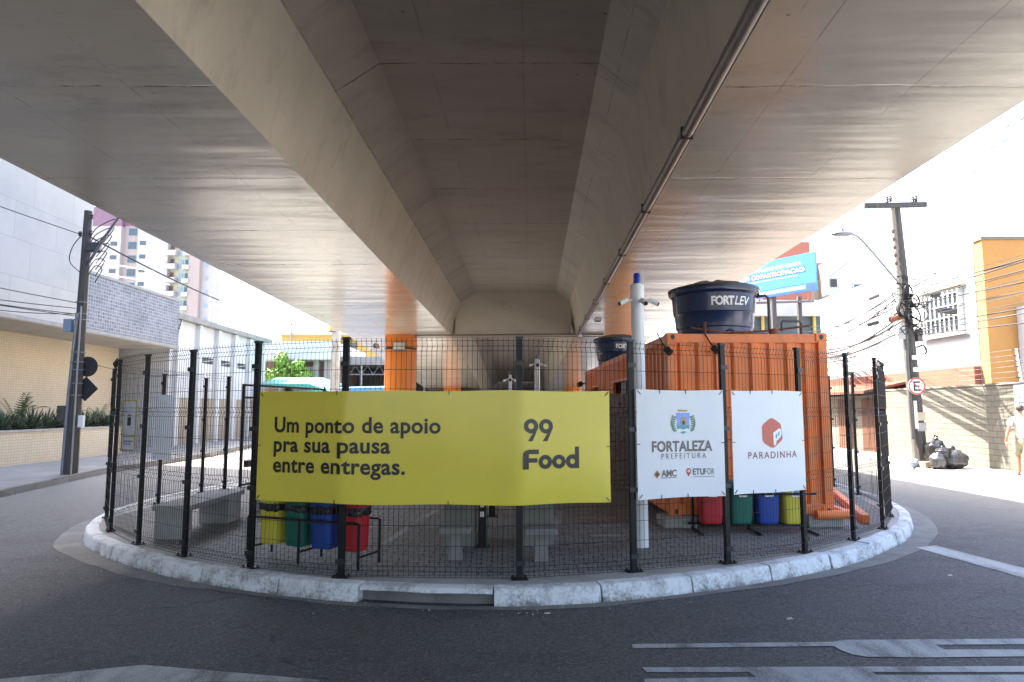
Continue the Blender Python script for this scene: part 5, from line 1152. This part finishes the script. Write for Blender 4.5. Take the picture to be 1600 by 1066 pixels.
# billboard
bb = thing('billboard', 'bright blue advertising billboard with white Portuguese text on a dark post', 'billboard', (14, 36, 0))
b0 = Vector((12.2, 38.6, 7.75)); b1 = Vector((15.35, 34.0, 7.75)); bu = (b1 - b0); BL = bu.length; bu.normalize(); bn_ = Vector((bu.y, -bu.x, 0)); BH = 1.98
bf = planefn(b0, bu, (0, 0, 1), bn_)
def slab(name, u0, v0, u1, v1, d0, d1, m):
    mb = MB(); q = [bf(u, v, d) for d in (d0, d1) for u, v in ((u0, v0), (u1, v0), (u1, v1), (u0, v1))]; mb.add(q, [(0, 3, 2, 1), (4, 5, 6, 7), (0, 1, 5, 4), (1, 2, 6, 5), (2, 3, 7, 6), (3, 0, 4, 7)]); return mb.build(name, m, bb)
slab('panel', 0, 0, BL, BH, -.12, 0, 'sign_blue'); slab('band', 0, 0, BL, .42, .0, .006, 'sign_blue2'); slab('text_band', BL * .2, .13, BL * .9, .36, .006, .010, 'sign_cyan'); slab('text_band', BL * .12, 1.02, BL * .9, 1.36, .0, .006, 'sign_blue2')
flat([line_text('UNICO PLANO DO CEARA', BL * .22, BL * .86, 1.44, .17, .015)], bf, 'lettering', 'ink_white', bb, (), .012)
flat([line_text('SEM COPARTICIPACAO', BL * .18, BL * .89, 1.08, .22, .02)], bf, 'lettering', 'ink_white', bb, (), .012)
flat([rect2(BL * (.25 + .058 * k), .90, BL * (.25 + .058 * k + .044), .93) for k in range(10)], bf, 'lettering', 'ink_white', bb, (), .012)
flat([line_text('UNICA: 44 ANOS DO MATEI', BL * .22, BL * .88, .17, .14, .02)], bf, 'lettering', 'ink_white', bb, (), .014)
q = b0.lerp(b1, .55); MB().tube([(q.x + .1, q.y + .2, 0), (q.x + .1, q.y + .2, 7.9)], .16, 8).build('post', 'pole_conc', bb)
# utility pole with crossarm, further off
u2 = thing('utility_pole', 'distant dark utility pole with a long crossarm under the billboard', 'utility pole', (17, 40, 0))
MB().tube([(17.0, 40, 0), (17.0, 40, 8.4)], [.2, .15], 8).build('shaft', 'pole_conc', u2); mb = MB(); mb.obox((16.0, 39.85, 8.05), (3.6, .12, .12), Matrix.Rotation(-.03, 3, 'Y')); mb.build('crossarm', 'dark_kerb', u2)
for x in (14.6, 15.4, 17.5): MB().lathe([(.05, 0), (.07, .06), (.04, .1), (.06, .16), (.0, .2)], (x, 39.85, 8.12), 8).build('insulator', 'ins', u2)
# near right utility pole
up2 = thing('utility_pole', 'leaning grey utility pole with crossarm and cable tangle on the right pavement', 'utility pole', (11.76, 19.92, .12))
RPx = lean(11.78, 19.92, .12, -.32, 0, 7.7)
MB().tube([RPx(.12), RPx(3.5), RPx(7.75)], [.20, .175, .13], 10, smooth=False).build('shaft', 'pole_conc', up2)
mb = MB(); mb.obox(RPx(7.78) + Vector((-.1, -.16, 0)), (1.85, .12, .15), Matrix.Rotation(-.02, 3, 'Y')); mb.build('crossarm', 'pole_conc', up2, bevel=.01)
for dx, dz in ((-.32, .08), (-.22, .10), (.44, .08), (.54, .10)):
    q = RPx(7.78) + Vector((dx, -.16, dz)); MB().lathe([(.02, 0), (.05, .03), (.03, .07), (.055, .10), (.03, .14), (.045, .17), (.0, .2)], q, 10).build('insulator', 'ins', up2)
for k in range(5): q = RPx(6.95 - k * .24) + Vector((-.2, -.1, 0)); MB().lathe([(.02, 0), (.05, .03), (.05, .09), (.02, .12)], q, 8).build('insulator', 'ins', up2)
a0 = RPx(5.35) + Vector((-.12, -.12, 0)); la = MB().tube(catmull([a0, a0 + Vector((-.75, -.45, .55)), a0 + Vector((-1.55, -.9, 1.14)), a0 + Vector((-1.9, -1.1, 1.27)), a0 + Vector((-2.1, -1.2, 1.25))], 5), .032, 8).build('lamp_arm', 'steel', up2)
hd = a0 + Vector((-2.1, -1.2, 1.25)); mb = MB(); mb.blob(hd + Vector((-.22, -.12, -.02)), (.30, .16, .075), 3, .02); mb.build('lamp_head', 'steel', la); MB().lathe([(.03, 0), (.03, .07)], hd + Vector((-.2, -.12, .05)), 8).build('photocell', 'blackp', la)
MB().tube([RPx(.9) + Vector((-.24, -.12, 0)), RPx(3.0) + Vector((-.20, -.14, 0)), RPx(4.3) + Vector((-.12, -.14, 0))], .055, 8).build('conduit', 'pipe_grey', up2)
MB().tube([RPx(1.2) + Vector((-.12, -.18, 0)), RPx(2.0) + Vector((-.10, -.18, 0))], .045, 8).build('conduit', 'white_plastic', up2)
MB().rbox(RPx(3.95) + Vector((-.27, -.1, 0)), (.22, .16, .34), 0).build('meter_box', 'pale_grey', up2, bevel=.015); MB().rbox(RPx(3.9) + Vector((.28, -.05, 0)), (.16, .16, .36), 0).build('meter_box', 'pipe_grey', up2, bevel=.015)
MB().tube(catmull([RPx(3.5) + Vector((.15, -.1, .05)), RPx(3.5) + Vector((.34, -.12, .1)), RPx(3.5) + Vector((.42, -.12, -.06)), RPx(3.5) + Vector((.36, -.12, -.16))], 5), .03, 8).build('bent_pipe', 'pipe_grey', up2)
for k, z in enumerate((1.25, 1.55)): MB().rbox(RPx(z) + Vector((.02, -.19, 0)), (.26, .02, .24), 0).build('poster', 'cream' if k else 'concrete_pale', up2)
for z in (3.25, 2.9): MB().rbox(RPx(z) + Vector((0, -.20, 0)), (.14, .015, .12), .0).build('poster', 'ink_white', up2)
# cable coils and closures on the pole
for k, (dx, z, r_) in enumerate([(.02, 4.45, .30), (-.25, 4.62, .22), (.12, 4.9, .2), (-.05, 5.2, .18)]):
    q = RPx(z) + Vector((dx, -.26, 0)); mb = MB()
    for j in range(5):
        mb.tube([(q.x + (r_ - .012 * j) * .78 * math.cos(a) , q.y - .02 * j + .05 * math.sin(a), q.z + (r_ - .008 * j) * math.sin(a)) for a in [2 * PI * i / 26 for i in range(27)]], .016, 5, caps=False)
    mb.build('cable_coil', 'cable', up2)
for k, (dx, dy, z, l, rot, m) in enumerate([(-.42, -.2, 4.4, .34, .35, 'rust'), (-1.05, -.1, 4.25, .3, .3, 'blackp'), (.85, -.6, 4.55, .46, -.06, 'blackp'), (-.9, .0, 5.05, .28, .4, 'pipe_grey'), (.55, -.6, 5.0, .22, .25, 'blackp')]):
    q = RPx(z) + Vector((dx, dy, 0)); MB().tube([q - Vector((l / 2, 0, l / 2 * rot)), q + Vector((l / 2, 0, l / 2 * rot))], .09 if l > .3 else .06, 10).build('splice_closure', m, up2)
mb = MB(); rr_ = random.Random(21)
for k in range(26):
    z = rr_.uniform(4.1, 5.6); a_ = RPx(z) + Vector((rr_.uniform(-.15, .15), -.2, 0)); dx = rr_.choice([-1, 1]) * rr_.uniform(.25, 1.15)
    b_ = RPx(z + rr_.uniform(-.3, .3)) + Vector((dx, rr_.uniform(-.35, .1), rr_.uniform(-.15, .2)))
    mb.tube(catmull([a_, a_.lerp(b_, .5) + Vector((0, -.1, rr_.uniform(-.35, .2))), b_, b_.lerp(a_, .4) + Vector((0, -.12, rr_.uniform(-.4, -.05))), a_ + Vector((0, 0, rr_.uniform(-.4, .1)))], 5), rr_.choice([.008, .011, .015]), 5)
mb.build('cable_loops', 'cable', up2)
# no-parking sign
q = RPx(2.42) + Vector((-.02, -.215, 0)); ns = thing('no_parking_sign', 'round white no parking sign with red ring and crossed letter E on the right pole', 'traffic sign', q)
mb = MB(); mb.sweep([[(q.x + .25 * math.cos(a), q.y + dy, q.z + .25 * math.sin(a)) for a in [2 * PI * i / 32 for i in range(32)]] for dy in (0, .012)]); mb.build('plate', 'ink_white', ns)
nf = planefn(q, (1, 0, 0), (0, 0, 1), (0, -1, 0))
flat([ann(0, 0, .20, .248, 32)], nf, 'ring', 'ink_red', ns, (), .003)
flat([poly2((-.16, .14), (-.14, .16), (.16, -.14), (.14, -.16))], nf, 'slash', 'ink_red', ns, (), .006)
flat([rect2(-.10, -.14, -.045, .14), rect2(-.045, .09, .10, .14), rect2(-.045, -.025, .08, .025), rect2(-.045, -.14, .10, -.09)], nf, 'letter', 'ink', ns, (), .004)
# rubbish bags round the pole
for k, (x, y, z, r, m, lab) in enumerate([(11.98, 19.50, .50, (.30, .28, .40), 'bag', 'black rubbish bag on top of the heap against the right pole'), (12.22, 19.15, .37, (.37, .33, .29), 'bag_grey', 'wide grey rubbish bag at the right end of the heap'), (11.70, 19.0, .33, (.22, .22, .24), 'bag_grey', 'small round grey rubbish bag at the front of the heap'), (11.93, 19.1, .54, (.22, .20, .17), 'bag', 'small crumpled black bag squeezed in the middle of the heap'), (11.33, 19.5, .25, (.13, .12, .12), 'box_blue', 'little pale bag left of the right utility pole')]):
    mb = MB(); mb.blob((x, y, z), r, 20 + k, .10, 22, 16, 3.4)
    o = mb.build('rubbish_bag', m, ang=70); tag(o, lab, 'rubbish bag', 'rubbish heap by the right pole')
    kn = MB(); kn.blob((x, y, z + r[2] * 1.0), (r[0] * .22, r[1] * .2, r[2] * .28), 40 + k, .35, 10, 8, 4); kn.build('knot', m, o)
mb = MB(); mb.rbox((11.56, 19.35, .21), (.26, .24, .18), .3); tag(mb.build('cardboard_box', 'cartop', bevel=.01), 'small brown cardboard box at the foot of the right pole', 'box')

# ================================================================== OVERHEAD CABLES
def sag(a, b, s, n=14):
    a, b = Vector(a), Vector(b); return [a.lerp(b, i / n) - Vector((0, 0, s * 4 * (i / n) * (1 - i / n))) for i in range(n + 1)]
def cable(a, b, s, r, lab, m='cable', grp=None):
    o = MB().tube(sag(a, b, s), r, 5).build('overhead_cable', m); return tag(o, lab, 'cable', grp)
rnd = random.Random(11)
G1 = 'cables from the right pole towards the camera'; G2 = 'cables from the right pole to the distant pole'
for k in range(19):
    z = 3.9 + k * .082; e = Vector((11.3 + rnd.uniform(-.3, .9), -13, 4.2 + k * .11 + rnd.uniform(-.25, .35)))
    cable(RPx(z) + Vector((.1, -.15, 0)), e, rnd.uniform(.15, .55), rnd.choice([.006, .008, .010, .016]), 'black cable in the tangle running from the right pole towards the frame edge', rnd.choice(['cable', 'cable', 'cable_grey']), G1)
for k in range(18):
    z = 3.9 + k * .085; e = Vector((17 + rnd.uniform(-.5, .3), 39.8, 4.7 + k * .10 + rnd.uniform(-.3, .4)))
    cable(RPx(z) + Vector((-.1, .12, 0)), e, rnd.uniform(.2, .7), rnd.choice([.012, .016, .022, .03]), 'black cable in the tangle running from the right pole to the distant pole', rnd.choice(['cable', 'cable', 'cable_grey']), G2)
for k, dx in enumerate((-.85, -.3, .5)):
    cable(RPx(7.85) + Vector((dx, -.16, .1)), (16 + dx, 39.8, 8.3), .4, .008, 'thin high wire from the right crossarm to the distant pole', 'cable', 'high wires to the distant pole')
    cable(RPx(7.85) + Vector((dx, -.16, .1)), (11.4 + dx, -15, 8.2), .4, .008, 'thin high wire from the right crossarm past the viaduct edge', 'cable', 'high wires towards the camera')
for k in range(2): cable(RPx(6.1 - .2 * k) + Vector((.1, -.1, 0)), (9.4 + .2 * k, 8.0, 9.6), .1, .007, 'thin pale wire rising steeply from the right pole to the viaduct edge', 'cable_grey', 'steep pale wires')
for k, (z, e, s) in enumerate([(6.3, (-12.5, -6, 6.9), .3), (4.5, (-12.2, -4, 5.0), .3), (4.35, (-12.4, -4, 4.6), .5), (4.2, (-12.0, -4, 4.1), .3), (4.15, (-12.2, -4, 4.2), .25)]):
    cable(Lp_(z) + Vector((-.1, -.1, 0)), e, s, .011, ['topmost thin cable running left from the left pole', 'cable running left from the middle of the left pole, upper of four', 'sagging cable running left from the middle of the left pole', 'cable running left from the left pole, lowest strand', 'taut cable running left from the left pole just above the lowest'][k], 'cable', 'cables left of the left pole')
cable(Lp_(6.25) + Vector((.1, 0, 0)), (-8.8, 33.9, 5.6), .5, .022, 'thick black cable sagging from the left pole top to the far concrete pole')
cable(Lp_(4.2) + Vector((-.1, -.1, 0)), (-14.95, 16.2, 4.6), .15, .010, 'short drop cable from the left pole to the grey facade edge')
cable(Lp_(3.0) + Vector((.1, 0, 0)), (-15.4, 33, 3.6), .3, .010, 'low thin cable from the left pole to the white single storey building')

# ================================================================== THE PERSON
def skin_body(name, joints, edges, parent, m, sub=2, root=0):
    me = bpy.data.meshes.new(name); me.from_pydata([j[0] for j in joints], edges, []); o = bpy.data.objects.new(name, me); COL.objects.link(o)
    md = o.modifiers.new('skin', 'SKIN'); sl = me.skin_vertices[0].data
    for i, j in enumerate(joints): sl[i].radius = j[1] if isinstance(j[1], tuple) else (j[1], j[1]); sl[i].use_root = (i == root)
    o.modifiers.new('sub', 'SUBSURF').levels = sub
    bpy.context.view_layer.update(); dg = bpy.context.evaluated_depsgraph_get(); m2 = bpy.data.meshes.new_from_object(o.evaluated_get(dg)); bpy.data.objects.remove(o)
    for p in m2.polygons: p.use_smooth = True
    m2.materials.append(MT[m]); ob = bpy.data.objects.new(name, m2); COL.objects.link(ob)
    if parent is not None: ob.parent = parent
    return ob
# local frame: x = person's right, y = walking direction, feet at z = 0, walking away to the right
J = [((0, 0, .93), (.135, .10)), ((0, .01, 1.12), (.125, .09)), ((0, .02, 1.30), (.155, .10)), ((0, .01, 1.42), (.11, .075)), ((0, .01, 1.49), (.055, .055)), ((0, .03, 1.56), (.06, .065)), ((0, .035, 1.64), (.078, .092)), ((0, .03, 1.715), (.055, .065)),
     ((-.19, .01, 1.385), .058), ((-.27, -.08, 1.12), .043), ((-.33, -.09, .90), .030), ((-.335, -.075, .83), (.022, .035)),
     ((.19, .01, 1.385), .058), ((.24, .06, 1.12), .043), ((.22, .22, .96), .030), ((.22, .28, .92), (.022, .035)),
     ((-.09, .02, .86), .090), ((-.10, .14, .50), .060), ((-.10, .10, .10), .038), ((-.10, .13, .045), .036), ((-.10, .25, .03), .028),
     ((.09, -.02, .86), .090), ((.10, -.12, .50), .058), ((.10, -.36, .17), .038), ((.10, -.37, .09), .034), ((.10, -.28, .03), .026)]
Eg = [(0, 1), (1, 2), (2, 3), (3, 4), (4, 5), (5, 6), (6, 7), (3, 8), (8, 9), (9, 10), (10, 11), (3, 12), (12, 13), (13, 14), (14, 15), (0, 16), (16, 17), (17, 18), (18, 19), (19, 20), (0, 21), (21, 22), (22, 23), (23, 24), (24, 25)]
pe = thing('person', 'man in white t-shirt and khaki shorts walking along the block wall at the right edge', 'person', (12.66, 17.1, .12), None, -.55)
skin_body('body', J, Eg, pe, 'skin')
# fingers, each a short chain from the palm
for hx, hy, hz, sg in ((-.337, -.07, .80, -1), (.22, .30, .895, 1)):
    FJ = [((hx, hy, hz + .02), (.020, .030))]; FE = []
    for k, (dy, L) in enumerate(((-.030, .060), (-.010, .075), (.010, .078), (.029, .066))):
        b = len(FJ); FJ += [((hx, hy + dy, hz - .03), .0085), ((hx + sg * -.004, hy + dy + .004, hz - .03 - L * .55), .0078), ((hx + sg * -.014, hy + dy + .010, hz - .03 - L), .0065)]; FE += [(0, b), (b, b + 1), (b + 1, b + 2)]
    b = len(FJ); FJ += [((hx - sg * .006, hy + .042, hz + .0), .009), ((hx - sg * .012, hy + .058, hz - .035), .0075)]; FE += [(0, b), (b, b + 1)]
    skin_body('hand', FJ, FE, pe, 'skin', 1)
SJ = [((0, 0, .86), (.165, .125)), ((0, .005, 1.0), (.155, .118)), ((0, .01, 1.15), (.150, .112)), ((0, .02, 1.30), (.178, .122)), ((0, .01, 1.41), (.145, .095)), ((0, .01, 1.462), (.075, .070)), ((-.20, .01, 1.39), .078), ((-.255, -.06, 1.20), .068), ((.20, .01, 1.39), .078), ((.235, .045, 1.20), .068)]
skin_body('t_shirt', SJ, [(0, 1), (1, 2), (2, 3), (3, 4), (4, 5), (4, 6), (6, 7), (4, 8), (8, 9)], pe, 'shirt')
skin_body('shorts', [((0, 0, .95), (.155, .120)), ((0, 0, .86), (.150, .125)), ((-.095, .05, .74), .110), ((-.105, .13, .50), .092), ((.095, -.04, .74), .110), ((.105, -.115, .50), .092)], [(0, 1), (1, 2), (2, 3), (1, 4), (4, 5)], pe, 'shorts')
mb = MB(); mb.blob((0, .018, 1.668), (.092, .104, .098), 3, .03, 18, 14, 4); h_ = mb.build('hair', 'hair', pe, world=False)
mb = MB(); mb.blob((0, .128, 1.615), (.013, .02, .022), 1, 0, 8, 6); mb.build('nose', 'skin', pe, world=False)
for s in (-1, 1):
    mb = MB(); mb.blob((s * .085, .03, 1.625), (.012, .022, .034), 1, 0, 10, 8); mb.build('ear', 'skin', pe, world=False)
    mb = MB(); mb.blob((s * .032, .116, 1.645), (.013, .010, .008), 1, 0, 8, 6); mb.build('eye', 'hair', pe, world=False)
MB().box(-.025, .112, 1.578, .025, .122, 1.585).build('mouth', 'ink_wine', pe, world=False)
for x, y, z, r in ((-.10, .19, .012, 0), (.10, -.31, .035, .5)):
    mb = MB(); mb.obox((x, y, z), (.085, .25, .022), Matrix.Rotation(-r, 3, 'X')); mb.build('sandal', 'sandal', pe, world=False, bevel=.008)
